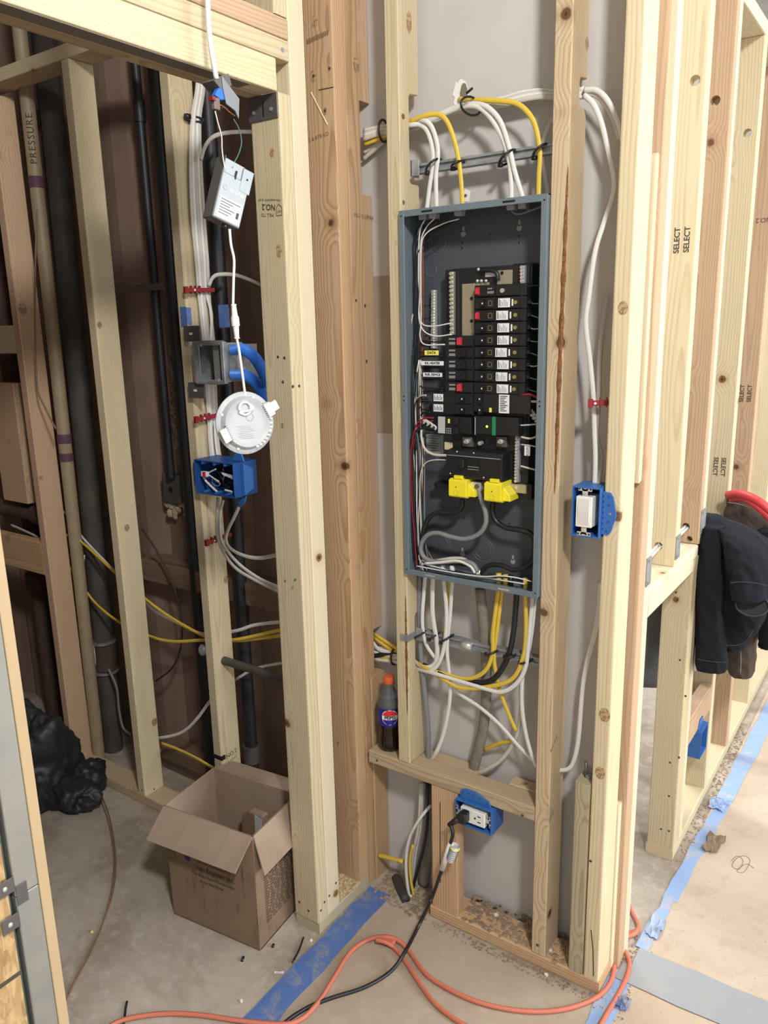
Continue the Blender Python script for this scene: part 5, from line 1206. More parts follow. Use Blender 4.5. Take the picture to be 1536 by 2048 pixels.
# --- cables on the closet stud
XS = -.468
def xcable(name, pts, lab, r=NM, r2=NT, mat=creamcable, x=XS, grp=None):
    P = [AX(p[2] if len(p) > 2 else x, p[0], p[1]) for p in pts]
    return obj(name, MB().tube(spline(P, 6), r, 8, ref=(1, 0, 0), r2=r2), mat, None, True, label=lab, cat='cable', group=grp)
ord_ = ('first', 'second', 'third', 'fourth', 'fifth')
for k in range(5):
    d = k*5.2
    m_ = (creamcable, whitecable, creamcable, whitecable, creamcable)[k]
    xcable('white_cable', [(397 + k*3, 100), (394 + k*3.4, 175), (384 + d*.75, 240), (381 + d*1.0, 330), (384 + d*1.15, 430), (392 + d*1.1, 520), (397 + d, 582), (402 + d*.95 + (6 if k == 3 else 0), 630), (407 + d, 690), (412 + d*.9, 770), (417 + d*.8, 832), (419 + d*.8 - (8 if k == 2 else 0), 880), (424 + d*.9, 930)], ord_[k] + ' from left of the white cables stapled down the closet stud', mat=m_, x=XS + .002*(k % 2), grp='cables stapled down the closet stud')
xcable('white_cable', [(418, 572), (426, 555), (440, 549), (470, 550), (500, 560), (525, 572)], 'white cable branching right above the metal box', x=-.455)
xcable('white_cable', [(402, 320), (412, 290), (432, 271), (470, 264), (525, 264)], 'white cable crossing behind the hanging driver', x=-.44)
tcl = AX(-.467, 388, 238); obj('cable_tie', MB().tube([(tcl.x + .008*math.cos(a*math.pi/8), tcl.y + .026*math.cos(a*math.pi/8), tcl.z + .006*math.sin(a*math.pi/8)) for a in range(17)], .003, 6, caps=False).box(tcl.x, tcl.x + .012, tcl.y - .034, tcl.y - .020, tcl.z - .006, tcl.z + .006), blackcable, None, True, label='black tie around the cables at the top of the closet stud', cat='cable tie')
stacker(AX(-.456, 400, 580), (.05, 1, .02), 'top red cable staple on the closet stud', .096)
stacker(AX(-.456, 418, 834), (.05, 1, .06), 'red cable staple beside the hanging light on the closet stud', .092)
stacker(AX(-.456, 438, 1077), (.05, 1, .05), 'lowest red cable staple on the closet stud', .092)
for k, (pts, lab) in enumerate(((((436, 996), (434, 1040), (436, 1076), (446, 1102), (470, 1135), (510, 1160), (560, 1184)), 'left white cable from the double box curving behind the door stud'),
        (((446, 1000), (440, 1030), (441, 1072), (452, 1098), (480, 1130), (520, 1158), (560, 1176)), 'middle white cable from the double box curving behind the door stud'),
        (((478, 1014), (468, 1035), (456, 1060), (452, 1080), (462, 1098), (490, 1112), (520, 1116), (560, 1109)), 'right white cable from the double box bending level behind the door stud'))):
    cable('white_cable', pts, NM, creamcable, lab, NT, y=-.075 if k < 2 else -.07)
# --- cables crossing the closet
YC = .0
cable('yellow_cable', [(130, 1071), (145, 1072), (170, 1090), (230, 1145), (300, 1205), (350, 1240), (408, 1272), (440, 1280), (480, 1278), (570, 1258)], .0055, yellowcable, 'upper yellow cable crossing the closet studs', .0034, y=YC)
cable('yellow_cable', [(128, 1118), (150, 1150), (190, 1205), (240, 1245), (305, 1274), (350, 1283), (410, 1280), (470, 1282), (570, 1270)], .0055, yellowcable, 'lower yellow cable crossing the closet studs', .0034, y=YC + .01)
cable('white_cable', [(48, 1008), (85, 1012), (124, 1022), (145, 1042), (165, 1075), (215, 1128), (270, 1185), (310, 1222), (360, 1248), (408, 1268), (470, 1262), (510, 1250), (570, 1243)], .0055, whitecable, 'white cable crossing the closet above the yellow ones', .0034, y=YC + .02)
cable('white_cable', [(22, 1050), (45, 1060), (80, 1078), (120, 1115), (140, 1140)], .0055, creamcable, 'short white cable by the horizontal block at left', .0034, y=YC)
cable('white_cable', [(440, 1385), (420, 1402), (395, 1436), (365, 1464), (325, 1475), (290, 1476)], .0055, whitecable, 'white cable sagging between the closet studs near the floor', .0034, y=YC)
cable('yellow_cable', [(322, 1486), (350, 1496), (385, 1512), (420, 1532), (450, 1550)], .0055, yellowcable, 'yellow cable sloping behind the cardboard box', .0034, y=YC)
cable('white_cable', [(470, 1360), (500, 1342), (530, 1332), (570, 1325)], .0045, whitecable, 'white cable rising right under the small pipe', .003, y=.03)
cable('white_cable', [(168, 1110), (162, 1165), (158, 1215), (170, 1260), (186, 1295), (190, 1330)], .006, creamcable, 'white cable bowing left of the big iron pipe', .004, y=.02)
cable('white_cable', [(217, 1338), (233, 1375), (238, 1420), (246, 1455), (262, 1470)], .006, greycable, 'grey cable curving right of the iron pipe joint', .004, y=.04)
cable('brown_wire', [(284, 1058), (315, 1105), (345, 1165), (362, 1230), (362, 1290), (345, 1335), (312, 1362)], .0035, plain('dark_brown_wire', rgb(60, 46, 38), .6), 'thin dark wire arcing over the brown closet wall', y=.06)
cable('brown_wire', [(74, 420), (71, 520), (70, 640), (74, 770), (90, 815), (112, 858)], .003, brownwire, 'thin brown wire hanging along the left pinkish stud', y=-.0985)
cable('brown_wire', [AZ(.003, u, v) for u, v in ((196, 1588), (213, 1630), (224, 1680), (228, 1730), (222, 1785), (205, 1850), (180, 1910), (150, 1965), (128, 2010))], .0024, brownwire, 'loose brown wire curving across the concrete', raw=True)
cable('brown_wire', [AZ(.003, u, v) for u, v in ((202, 1588), (218, 1630), (229, 1690), (231, 1745), (222, 1800), (196, 1870), (165, 1930), (138, 1985))], .0022, brownwire, 'second loose brown wire running beside the first on concrete', raw=True)
# --- pipes
def pipe(name, a, b_, r, mat, lab, n=16, cat='pipe', parts=None):
    e = empty(name, (a if a.z < b_.z else b_), lab, cat)
    obj('pipe_run', MB().cyl(a, b_, r, n=n), mat, e, 'auto')
    for (t_, L, rr, mt, nm) in (parts or []):
        c = a.lerp(b_, t_); d = (b_ - a).normalized(); obj(nm, MB().cyl(c - d*L/2, c + d*L/2, rr, n=n), mt, e, 'auto')
    return e
YI = .06
def vpipe(name, u, v, y, r, mat, lab, z0=0.0, z1=3.1, parts=None):
    p = AY(y, u, v); return pipe(name, Vector((p.x, y, z1)), Vector((p.x, y, z0)), r, mat, lab, parts=parts)
a, b_ = AY(.05, 78, 100), AY(.05, 206, 1500)
pipe('iron_pipe', Vector((a.x, .085, 3.0)), Vector(((a.x + b_.x)/2 - .02, .08, 0)), .036, ironpipe, 'big sooty iron drain pipe in the left closet', 20, parts=[(.868, .10, .045, rustpipe, 'hub'), (.848, .010, .047, galv, 'clamp'), (.888, .010, .047, galv, 'clamp')])
PVY = -.005
a = AY(PVY, 56, 180); b_ = AY(PVY, 128, 860)
e = pipe('pvc_pipe', Vector((a.x, PVY, 3.0)), Vector((b_.x - .02, PVY, 0)), .022, pvc, 'yellowed plastic pipe with purple bands beside the iron pipe', 16)
for v0, v1 in ((353, 376), (868, 886), (906, 922)):
    p0, p1 = AY(PVY, 74 + (v0 - 353)*.109, v0), AY(PVY, 74 + (v1 - 353)*.109, v1)
    t0 = (3.0 - p0.z)/3.0; t1 = (3.0 - p1.z)/3.0
    A = Vector((a.x, PVY, 3.0)).lerp(Vector((b_.x - .02, PVY, 0)), t0); B = Vector((a.x, PVY, 3.0)).lerp(Vector((b_.x - .02, PVY, 0)), t1)
    obj('primer_band', MB().cyl(A, B, .0235, n=16), purple, e, 'auto')
pA = Vector((a.x, PVY, 3.0)); pB = Vector((b_.x - .02, PVY, 0)); dirp = (pB - pA).normalized()
view = Vector((EYE.x - a.x, EYE.y - PVY, 0)).normalized()
q = AY(PVY, 66, 280); cc = pA.lerp(pB, (3.0 - q.z)/3.0) + view*.0225
text(e, 'PRESSURE', .028, cc, -dirp, view.cross(-dirp), inkm, spacing=1.25)
a = AY(.08, 158, 900); b_ = AY(.08, 135, 140)
vpipe('iron_pipe', 160, 900, .14, .022, ironpipe, 'thinner dark pipe behind the left closet stud')
vpipe('black_pipe', 296, 420, .125, .0135, blackpipe, 'black pipe ending in the old wall box', z0=1.11, parts=[(.44, .06, .017, blackpipe, 'coupling')])
vpipe('black_pipe', 330, 420, .10, .017, blackpipe, 'black pipe directly left of the box-bearing closet stud')
vpipe('black_pipe', 489, 1300, .09, .021, blackpipe, 'black pipe right of the box-bearing closet stud', parts=[(.93, .06, .028, ironpipe, 'coupling')])
vpipe('rust_pipe', 85, 1200, .10, .040, rustpipe, 'rusty drain pipe at the far left of the closet', parts=[(.80, .06, .052, rustpipe, 'hub')])
pipe('iron_pipe', Vector((-1.72, .0, AY(0, 40, 1020).z)), Vector((-1.335, .0, AY(0, 90, 1030).z)), .032, rustpipe, 'short horizontal rusty pipe at the left edge', parts=[(.75, .08, .040, rustpipe, 'coupling')])
a, b_ = AY(-.055, 450, 1326), AY(-.055, 575, 1356)
hpz = (a.z + b_.z)/2
pipe('iron_pipe', Vector((a.x - .012, -.055, hpz)), Vector((-.088, -.055, hpz)), .0125, ironpipe, 'small horizontal grey pipe passing through the closet stud')
# --- old wall box, plaster, strap
ob = empty('old_wall_box', (-.89, .15, 1.01), 'old black metal wall box in broken plaster', 'wall box')
obj('box', MB().box(-.934, -.850, .140, .176, 1.012, 1.116), plain('dirty_black_box', rgb(58, 54, 50), .8, var=.3, vscale=30, var2=rgb(84, 78, 72)), ob, bevel=.008, seg=2)
c = Vector((-.888, .139, 1.064)); obj('knockout', MB().cyl((c.x, .1385, c.z), (c.x, .141, c.z), .010, n=10), blackdeep, ob)
random.seed(31)
def rubble(name, pts, y, r, mat, lab):
    m = MB()
    for (u, v) in pts:
        p = AY(y, u, v); s = r*random.uniform(.6, 1.25); m.ball(p, s, 7, 5, (random.uniform(.7, 1.3), random.uniform(.4, .8), random.uniform(.7, 1.3)))
    return obj(name, m, mat, None, label=lab, cat='plaster', kind='stuff')
rubble('broken_plaster', [(348 + random.uniform(-14, 26), 1010 + random.uniform(-6, 24)) for _ in range(16)], .155, .012, plasterm, 'crumbled plaster under the old wall box')
rubble('broken_plaster', [(341 + (v - 690)*.055 + random.uniform(-3, 3), v) for v in range(690, 900, 9)], .165, .010, insul, 'ragged plaster edge beside the black pipe')
a, b_ = AY(.13, 238, 582), AY(.13, 345, 572)
st = obj('pipe_strap', MB().prism([(a.x, a.z - .010), (b_.x, b_.z - .010), (b_.x, b_.z + .010), (a.x, a.z + .010)], 1, .100, .106), darksteel, None, label='dark steel strap holding the black pipes on the brown wall', cat='strap')
jb = AY(.06, 508, 640)
o = obj('conduit_cover', MB().box(-.315, -.255, .03, .176, AY(.03, 508, 702).z, AY(.03, 508, 560).z), steel_track, None, bevel=.001, label='dull steel cover plate behind the door stud', cat='cover plate')
for z in (.02, -.02, .06): obj('dimple', MB().cyl((-.285, .0285, AY(.03, 508, 640).z + z), (-.285, .03, AY(.03, 508, 640).z + z), .009, n=12), galv, o)
c = AY(.0, 405, 1300); obj('putty_lump', MB().ball(c, .016, 10, 7, (.8, .8, 1.2)), plain('foil', rgb(190, 194, 198), .4, .4), None, True, label='silvery lump on the black pipe left of the closet stud', cat='pipe fitting')
# ================================================================ hanging light
hl = empty('hanging_light', (.04, -.43, 1.34), 'white round recessed light hanging by its cord from a driver box', 'ceiling light')
XL = .045
nd = Vector((.93, -.36, .06)).normalized(); ctr = AX(XL, 491, 846)
e1 = Vector((0, 0, 1)).cross(nd).normalized(); e2 = nd.cross(e1)
Md = frame(ctr, e1, e2, nd)
RD = .0635
m = MB(); m.M = Md
m.lathe([(.0001, -.006), (RD*.98, -.006), (RD, -.004), (RD, -.001), (RD*.93, .002), (RD*.86, .003), (RD*.80, .010), (RD*.76, .013), (RD*.70, .012), (RD*.66, .010), (RD*.5, .010), (.0001, .010)], 40)
obj('light_body', m, plain('white_fixture', rgb(172, 175, 177), .45), hl, 'auto')
def dpart(nm, fn, mat, par=hl, **k):
    q = MB(); q.M = Md; fn(q); return obj(nm, q, mat, par, **k)
for a in range(9): dpart('vent', lambda q, a=a: q.box(RD*.80*math.cos(-1.25 + a*.17) - .002, RD*.80*math.cos(-1.25 + a*.17) + .004, RD*.80*math.sin(-1.25 + a*.17) - .0016, RD*.80*math.sin(-1.25 + a*.17) + .0016, .009, .0125), whiteplastic)
for a in (2.75, 1.2, -.35, -2.0): dpart('screw', lambda q, a=a: q.cyl((RD*.86*math.cos(a), RD*.86*math.sin(a), .002), (RD*.86*math.cos(a), RD*.86*math.sin(a), .0055), .0028, n=8), brightmetal)
for a in (.45, -2.75):
    ca, sa = math.cos(a), math.sin(a)
    def arm(q, ca=ca, sa=sa):
        q.M = Md @ Matrix.Rotation(math.atan2(sa, ca), 4, 'Z'); q.box(RD*.74, RD*.98, -.014, .014, .004, .016)
    sp = dpart('spring_clip', arm, whiteplastic, bevel=.001)
    def pad(q, ca=ca, sa=sa):
        q.M = Md @ Matrix.Rotation(math.atan2(sa, ca), 4, 'Z'); q.box(RD*.98, RD*1.22, -.010, .010, .008, .012)
    if a > 0: dpart('clip_pad', pad, whiteplastic, bevel=.001)
    def coil(q, ca=ca, sa=sa):
        q.M = Md @ Matrix.Rotation(math.atan2(sa, ca), 4, 'Z'); q.tube([(RD*.73 + .003*math.cos(k*1.3), -.018 + k*.0009, .011 + .003*math.sin(k*1.3)) for k in range(40)], .0007, 5)
    dpart('spring', coil, darksteel)
for j in range(8): dpart('print', lambda q, j=j: q.box(-.022 + (j % 2)*.004, .004 + (j*5 % 4)*.004, -.006 - j*.0036, -.0048 - j*.0036, .0098, .0103), greyprint)
dpart('print', lambda q: q.tube([(.006 + .008*math.cos(a*math.pi/6), .012 + .008*math.sin(a*math.pi/6), .0102) for a in range(13)], .0006, 5), greyprint)
# cord, connector, driver
loopc = ctr + e1*(-.004) + e2*.030 + nd*.013
lp = [loopc + (e1*math.cos(g) + e2*math.sin(g))*.0125 for g in [i*.5 - 2.6 for i in range(13)]]
cc = [AX(XL, 459, 458), AX(XL, 462, 490), AX(XL, 468, 520), AX(XL, 467, 560), AX(XL, 466, 610), AX(XL, 473, 675), AX(XL, 478, 700), AX(XL, 485, 750), AX(XL, 492, 795)]
obj('cord', MB().tube(spline(cc[:5], 6), .0026, 8).tube(spline(cc[4:6], 6), .0024, 8).tube(spline(cc[5:] + [loopc + e1*.016 - e2*.002 + nd*.002] + lp, 6), .0026, 8), whiteplastic, hl, True)
p0, p1 = AX(XL, 467, 608), AX(XL, 474, 678)
for t0, t1, ra, rb in ((0, .38, .0045, .0062), (.38, .62, .0080, .0080), (.62, 1, .0062, .0044)):
    obj('connector', MB().cyl(p0.lerp(p1, t0), p0.lerp(p1, t1), ra, rb, n=12), whiteplastic, hl, 'auto')
for t0 in (.03, .36, .62, .97): obj('connector_ring', MB().cyl(p0.lerp(p1, t0 - .015), p0.lerp(p1, t0 + .015), .0072 if .1 < t0 < .9 else .0056, n=12), whiteplastic, hl, 'auto')
# driver box
dc = (AX(XL, 463, 400)); nf = Vector((.97, -.22, -.02)).normalized()
sx = Vector((0, 0, 1)).cross(nf).normalized(); up = nf.cross(sx)
ra = math.radians(-19); s2 = sx*math.cos(ra) + up*math.sin(ra); u2 = -sx*math.sin(ra) + up*math.cos(ra)
Mv = frame(dc, s2, u2, nf)
def vp(nm, fn, mat, **k):
    q = MB(); q.M = Mv; fn(q); return obj(nm, q, mat, hl, **k)
Wd, Hd, Dd = .030, .043, .036
vp('driver_box', lambda q: q.box(-Wd, Wd, -Hd, Hd, -Dd, 0), drivergrey, bevel=.0012)
vp('driver_side', lambda q: q.box(-Wd - .0015, -Wd, -Hd - .001, Hd + .030, -Dd, -.001).box(-Wd, Wd, -Hd - .0015, -Hd, -Dd, -.001), drivershade, bevel=.0005)
vp('cover_flap', lambda q: q.box(-Wd, Wd*.45, Hd, Hd + .026, -.004, -.002).box(Wd*.35, Wd + .004, Hd - .020, Hd + .024, -.0015, .0005), drivergrey, bevel=.0006)
vp('flap_slot', lambda q: q.box(-.004, -.001, Hd - .004, Hd + .012, -.0018, .0006).cyl((Wd*.75, Hd + .006, 0), (Wd*.75, Hd + .006, .0012), .002, n=8), blackdeep)
lb = vp('label', lambda q: q.box(-Wd + .005, Wd - .005, -Hd + .003, -.001, 0, .0008), whitelabel)
q = MB(); q.M = Mv
for j in range(6): q.box(-Wd + .008, Wd - .018 - (j % 3)*.006 + (.010 if j == 0 else 0), -.006 - j*.0052, -.0045 - j*.0052, .0008, .0011)
q.box(Wd - .014, Wd - .008, -.030, -.018, .0008, .0011)
obj('print', q, printm, lb)
q = MB(); q.M = Mv
q.tube([(-Wd + .012 + .0045*math.cos(a*.524), .017 + .0045*math.sin(a*.524), .0004) for a in range(12)], .0008, 5)
for j in range(8): q.box(-Wd + .021 + j*.0042, -Wd + .0232 + j*.0042, .0125, .0175 + (.003 if j in (3, 5) else 0), 0, .0008)
obj('embossing', q, plain('driver_emboss', rgb(200, 206, 208), .4, .3), hl)
vp('cable_gland', lambda q: q.cyl((.006, -Hd - .006, -.014), (.006, -Hd + .002, -.014), .006, n=10), blackplastic)
# open junction cover above with splices
pts = [(443, 152), (478, 198), (477, 238), (470, 222), (452, 208), (446, 178)]
vs = [AX(XL + .004, u, v) for u, v in pts]
obj('splice_cover', MB().prism([(p.y, p.z) for p in vs], 0, XL + .003, XL + .0055), drivergrey, hl, bevel=.0006)
vs = [AX(XL - .02, u, v) for u, v in ((410, 165), (440, 152), (447, 176), (424, 182))]
obj('splice_cover', MB().prism([(p.y, p.z) for p in vs], 0, XL - .03, XL + .003), drivershade, hl, bevel=.0006)
vs = [AX(XL, u, v) for u, v in ((428, 190), (436, 176), (448, 174), (450, 200), (440, 200))]
obj('blue_tape', MB().prism([(p.y, p.z) for p in vs], 0, XL - .008, XL + .0025), plain('bright_blue', rgb(50, 112, 220), .5), hl, bevel=.001)
c = AX(XL, 432, 208); cw = obj('lever_connector', MB().box(XL - .005, XL + .004, c.y - .007, c.y + .007, c.z - .010, c.z + .010), plain('clear_connector', rgb(120, 104, 98), .3), hl, bevel=.001)
c = AX(XL, 423, 196); obj('levers', MB().box(XL - .006, XL + .006, c.y - .003, c.y + .005, c.z - .004, c.z + .002), redclip, hl)
def hw(pts, r, mat): obj('wire', MB().tube(spline([AX(XL, u, v) for u, v in pts], 6), r, 6), mat, hl, True)
hw([(430, 222), (436, 246), (443, 272), (444, 298), (447, 322), (450, 340)], .0014, creamcable); hw([(467, 238), (478, 258), (483, 284), (478, 306), (470, 322), (464, 336)], .0013, greenwire)
hw([(470, 232), (460, 225), (448, 214), (440, 210)], .0013, coppern); hw([(432, 205), (440, 214), (448, 216)], .0013, blackcable)
cable('white_cable', [AX(XL, u, v) for u, v in ((412, -120), (414, -40), (416, 20), (419, 70), (425, 115), (433, 158))], .0048, whitecable, 'white supply cable hanging in front of the door header', raw=True)
# ================================================================ bottle
bt = empty('soda_bottle', (.060, .042, .4475), 'cola bottle with orange cap standing on the blocking', 'bottle')
BX, BY, BZ = .060, .0415, .4478
def lat(nm, prof, mat, sm='auto', n=28, par=bt):
    q = MB(); q.M = Matrix.Translation((BX, BY, BZ)); q.lathe(prof, n); return obj(nm, q, mat, par, sm)
R = .0325
q = MB(); q.M = Matrix.Translation((BX, BY, BZ)); n = 30; prof = [(.001, .004), (.018, .001), (.026, .001), (R - .002, .010), (R, .022), (R - .0015, .040), (R - .004, .055), (R - .001, .072), (R, .080)]
vs = []; fs = []
for r, z in prof:
    for i in range(n):
        g = 2*math.pi*i/n; lob = 1 - (.10 if z < .06 else 0)*max(0, math.cos(5*g))**2*(1 - z/.07)
        vs.append((r*lob*math.cos(g), r*lob*math.sin(g), z))
for k in range(len(prof)-1): fs += [(k*n+i, k*n+(i+1) % n, (k+1)*n+(i+1) % n, (k+1)*n+i) for i in range(n)]
fs.append(tuple(range(len(prof)*n - n, len(prof)*n))); fs.append(tuple(range(n-1, -1, -1)))
obj('cola', q.add(vs, fs), colam, bt, True)
lat('label', [(R + .0002, .079), (R + .0006, .080), (R + .0006, .130), (R + .0002, .131)], pepsiblue)
lat('shoulder', [(R, .131), (R - .0005, .140), (R - .006, .156), (.0195, .172), (.0135, .186), (.0125, .193)], clearpet)
lat('cola_upper', [(R - .002, .080), (R - .002, .128), (.001, .128)], colam)
lat('neck_ring', [(.0125, .190), (.0160, .191), (.0160, .193), (.0125, .194), (.0122, .200)], clearpet)
lat('cap', [(.0145, .195), (.0148, .196), (.0148, .211), (.0138, .214), (.001, .2145)], orangecap)
q = MB(); q.M = Matrix.Translation((BX, BY, BZ))
for i in range(30): g = 2*math.pi*i/30; q.box(.0146*math.cos(g) - .0005, .0146*math.cos(g) + .0005, .0146*math.sin(g) - .0005, .0146*math.sin(g) + .0005, .197, .210)
obj('cap_ribs', q, orangecap, bt)
vang = math.atan2(EYE.y - BY, EYE.x - BX) + math.radians(2)
def cpt(s, z, rr): g = vang + s/R; return (BX + rr*math.cos(g), BY + rr*math.sin(g), BZ + z)
def cpatch(nm, zlo, zhi, RL, zc, mat, lift):
    vs = []; fs = []; N = 12; M_ = 12
    for i in range(N+1):
        z = zlo + (zhi - zlo)*i/N; hw_ = math.sqrt(max(0, RL*RL - (z - zc)**2))
        for j in range(M_+1): vs.append(cpt(-hw_ + 2*hw_*j/M_, z, R + lift))
    for i in range(N):
        for j in range(M_): k = i*(M_+1)+j; fs.append((k, k+1, k+M_+2, k+M_+1))
    return obj(nm, MB().add(vs, fs), mat, bt, True)
zc_ = .107; RL = .0225
cpatch('logo_ring', zc_ - RL, zc_ + RL, RL, zc_, logowhite, .0008)
cpatch('logo_red', zc_ + .005, zc_ + RL - .0015, RL - .0015, zc_, logored, .0011)
cpatch('logo_blue', zc_ - RL + .0015, zc_ - .007, RL - .0015, zc_, pepsiblue, .0011)
cu = bpy.data.curves.new('logo_text', 'FONT'); cu.body = 'PEPSI'; cu.size = .0135; cu.align_x = 'CENTER'; cu.align_y = 'CENTER'; cu.offset = .0005
to = bpy.data.objects.new('tmp', cu); COL.objects.link(to); me = bpy.data.meshes.new_from_object(to.evaluated_get(bpy.context.evaluated_depsgraph_get())); bpy.data.objects.remove(to)
q = MB(); q.v = [Vector(cpt(v.co.x*.98, zc_ - .001 + v.co.y, R + .0013)) for v in me.vertices]; q.f = [tuple(p.vertices) for p in me.polygons]; bpy.data.meshes.remove(me)
obj('logo_text', q, blackink, bt)
# ================================================================ cardboard box
cb = empty('cardboard_box', (-.25, -.27, 0), 'open brown cardboard box with printed sides beside the door stud', 'box')
FLc, FRc = Vector((-.390, -.386, 0)), Vector((-.094, -.352, 0)); dep = Vector((-.026, .206, 0)); HB = .342
BLc, BRc = FLc + dep, FRc + dep
def panel(nm, a, b_, z0, z1, mat, th=.0035, par=cb):
    d = (b_ - a).normalized(); nn = Vector((-d.y, d.x, 0))
    vs = [a, b_, b_ + nn*th, a + nn*th]
    return obj(nm, MB().add([(p.x, p.y, z0) for p in vs] + [(p.x, p.y, z1) for p in vs], [(0, 3, 2, 1), (4, 5, 6, 7), (0, 1, 5, 4), (1, 2, 6, 5), (2, 3, 7, 6), (3, 0, 4, 7)]), mat, par)
bf = panel('front_panel', FLc, FRc, .001, HB, cardboard)
bs_ = panel('side_panel', FRc, BRc, .001, HB, cardboard)
panel('back_panel', BRc, BLc, .001, HB, cardboard_in)
panel('side_panel', BLc, FLc, .001, HB, cardboard_in)
obj('bottom_panel', MB().prism([(p.x, p.y) for p in (FLc, FRc, BRc, BLc)], 2, .001, .005), cardboard_in, cb)
def flap(a, b_, out, mat, skew=0.0):
    a, b_ = Vector((a.x, a.y, HB)), Vector((b_.x, b_.y, HB)); d = (b_ - a).normalized(); o_ = Vector(out); th = d.cross(o_).normalized()*.0035
    vs = [a, b_, b_ + o_ + d*skew, a + o_ - d*skew]
    return obj('flap', MB().add(vs + [v + th for v in vs], [(0, 1, 2, 3), (7, 6, 5, 4), (0, 4, 5, 1), (1, 5, 6, 2), (2, 6, 7, 3), (3, 7, 4, 0)]), mat, cb)
f1 = flap(FLc, FRc, Vector((-.010, -.058, -.074)), cardboard_in)
f2 = flap(FRc + Vector((.001, .004, 0)), BRc, Vector((.030, .004, -.102)), cardboard_in, .004)
flap(BLc, FLc, Vector((-.045, .0, -.085)), cardboard)
flap(BRc, BLc, Vector((.004, .072, -.014)), cardboard_in)
for k in (.33, .77):
    p0 = Vector((FLc.lerp(FRc, k).x, FLc.lerp(FRc, k).y, HB)); o_ = Vector((-.010, -.058, -.074)); nn = (FRc - FLc).normalized().cross(o_).normalized()
    if nn.z < 0: nn = -nn
    obj('crease', MB().tube([p0 + nn*.0038, p0 + o_ + nn*.0038], .0008, 5), plain('crease_tone', rgb(140, 116, 96), .9) if k < .5 else bpy.data.materials['crease_tone'], f1)
fd = (FRc - FLc).normalized(); fn_ = Vector((fd.y, -fd.x, 0))
def bp_(t_, z): return FLc.lerp(FRc, t_) + fn_*.0006 + Vector((0, 0, z))
for (s, sz, t_, z) in (('Flowerbulbs', .012, .56, .222), ('Grown in Holland by', .0135, .54, .206), ('Van Engelen Inc.', .0205, .55, .186), ('The Best Dutch Flowerbulbs', .0125, .52, .164), ('at the Best Prices', .0115, .50, .147)):
    text(bf, s, sz, bp_(t_, z), fd, (0, 0, 1), cardink, bold=.0001)
obj('emblem', MB().cyl(bp_(.24, .205), bp_(.24, .205) + fn_*.0004, .010, n=12), plain('blue_emblem', rgb(62, 52, 70), .85), bf)
sdv = (BRc - FRc).normalized(); sn = Vector((sdv.y, -sdv.x, 0))
m = MB(); random.seed(12)
for r_ in range(24):
    z = .232 - r_*.0075; t_ = .034
    while t_ < .19:
        L = random.uniform(.010, .026); e_ = min(.195, t_ + L)
        a = FRc + sdv*t_ + sn*.0004; b_ = FRc + sdv*e_ + sn*.0004
        m.add([(a.x, a.y, z), (b_.x, b_.y, z), (b_.x, b_.y, z + .0034), (a.x, a.y, z + .0034)], [(0, 1, 2, 3)]); t_ = e_ + random.uniform(.003, .007)
obj('fine_print', m, cardink, bs_)
c = Vector((-.155, -.22, .145))
cn = empty('crumpled_packet', c - Vector((0, 0, .14)), 'crumpled packet with a white label inside the box', 'packet')
obj('packet', MB().prism([(-.275, .006), (-.185, .006), (-.180, .262), (-.184, .292), (-.235, .290), (-.268, .262)], 1, -.225, -.20), cardboard, cn, bevel=.004)
obj('packet_label', MB().prism([(-.215, .20), (-.186, .20), (-.186, .284), (-.212, .286)], 1, -.2265, -.2252), plain('pale_packet_label', rgb(196, 198, 202), .6), cn)
# ================================================================ black bag
from mathutils import noise as mnoise
def blob(name, c, rad, mat, lab, cat, amp=.18, fr=6.0, nu=44, nv=30, flat=True, parent=None, seed=0.0):
    vs = []; fs = []; c = Vector(c)
    for k in range(nv+1):
        th = math.pi*k/nv
        for i in range(nu):
            ph = 2*math.pi*i/nu; d = Vector((math.sin(th)*math.cos(ph), math.sin(th)*math.sin(ph), math.cos(th)))
            q = Vector((d.x*rad[0], d.y*rad[1], d.z*rad[2]))
            n1 = mnoise.noise(q*fr + Vector((seed, 0, 0))); n2 = abs(mnoise.noise(q*fr*2.1 + Vector((seed, 3, 1)))); n3 = abs(mnoise.noise(q*fr*4.7 + Vector((1, seed, 2))))
            q = q*(1 + amp*n1 - amp*.7*n2 - amp*.3*n3 + amp*.2)
            if flat and c.z + q.z < .003: q.z = .003 - c.z
            vs.append(c + q)
    for k in range(nv):
        fs += [(k*nu+i, (k+1)*nu+i, (k+1)*nu+(i+1) % nu, k*nu+(i+1) % nu) for i in range(nu)]
    kw = dict(label=lab, cat=cat) if lab else {}
    return obj(name, MB().add(vs, fs), mat, parent, True, **kw)
tb = empty('trash_bag', (-1.2, -.24, 0), 'crumpled black plastic trash bag on the closet floor', 'bag')
blob('bag_body', (-1.25, -.25, .10), (.15, .13, .235), bagm, None, None, .26, 9, 90, 64, parent=tb)
blob('bag_fold', (-1.12, -.23, .05), (.13, .075, .055), bagm, None, None, .34, 15, 70, 44, parent=tb, seed=4)
blob('bag_neck', (-1.10, -.15, .06), (.06, .06, .06), bagm, None, None, .38, 18, 60, 36, parent=tb, seed=9)
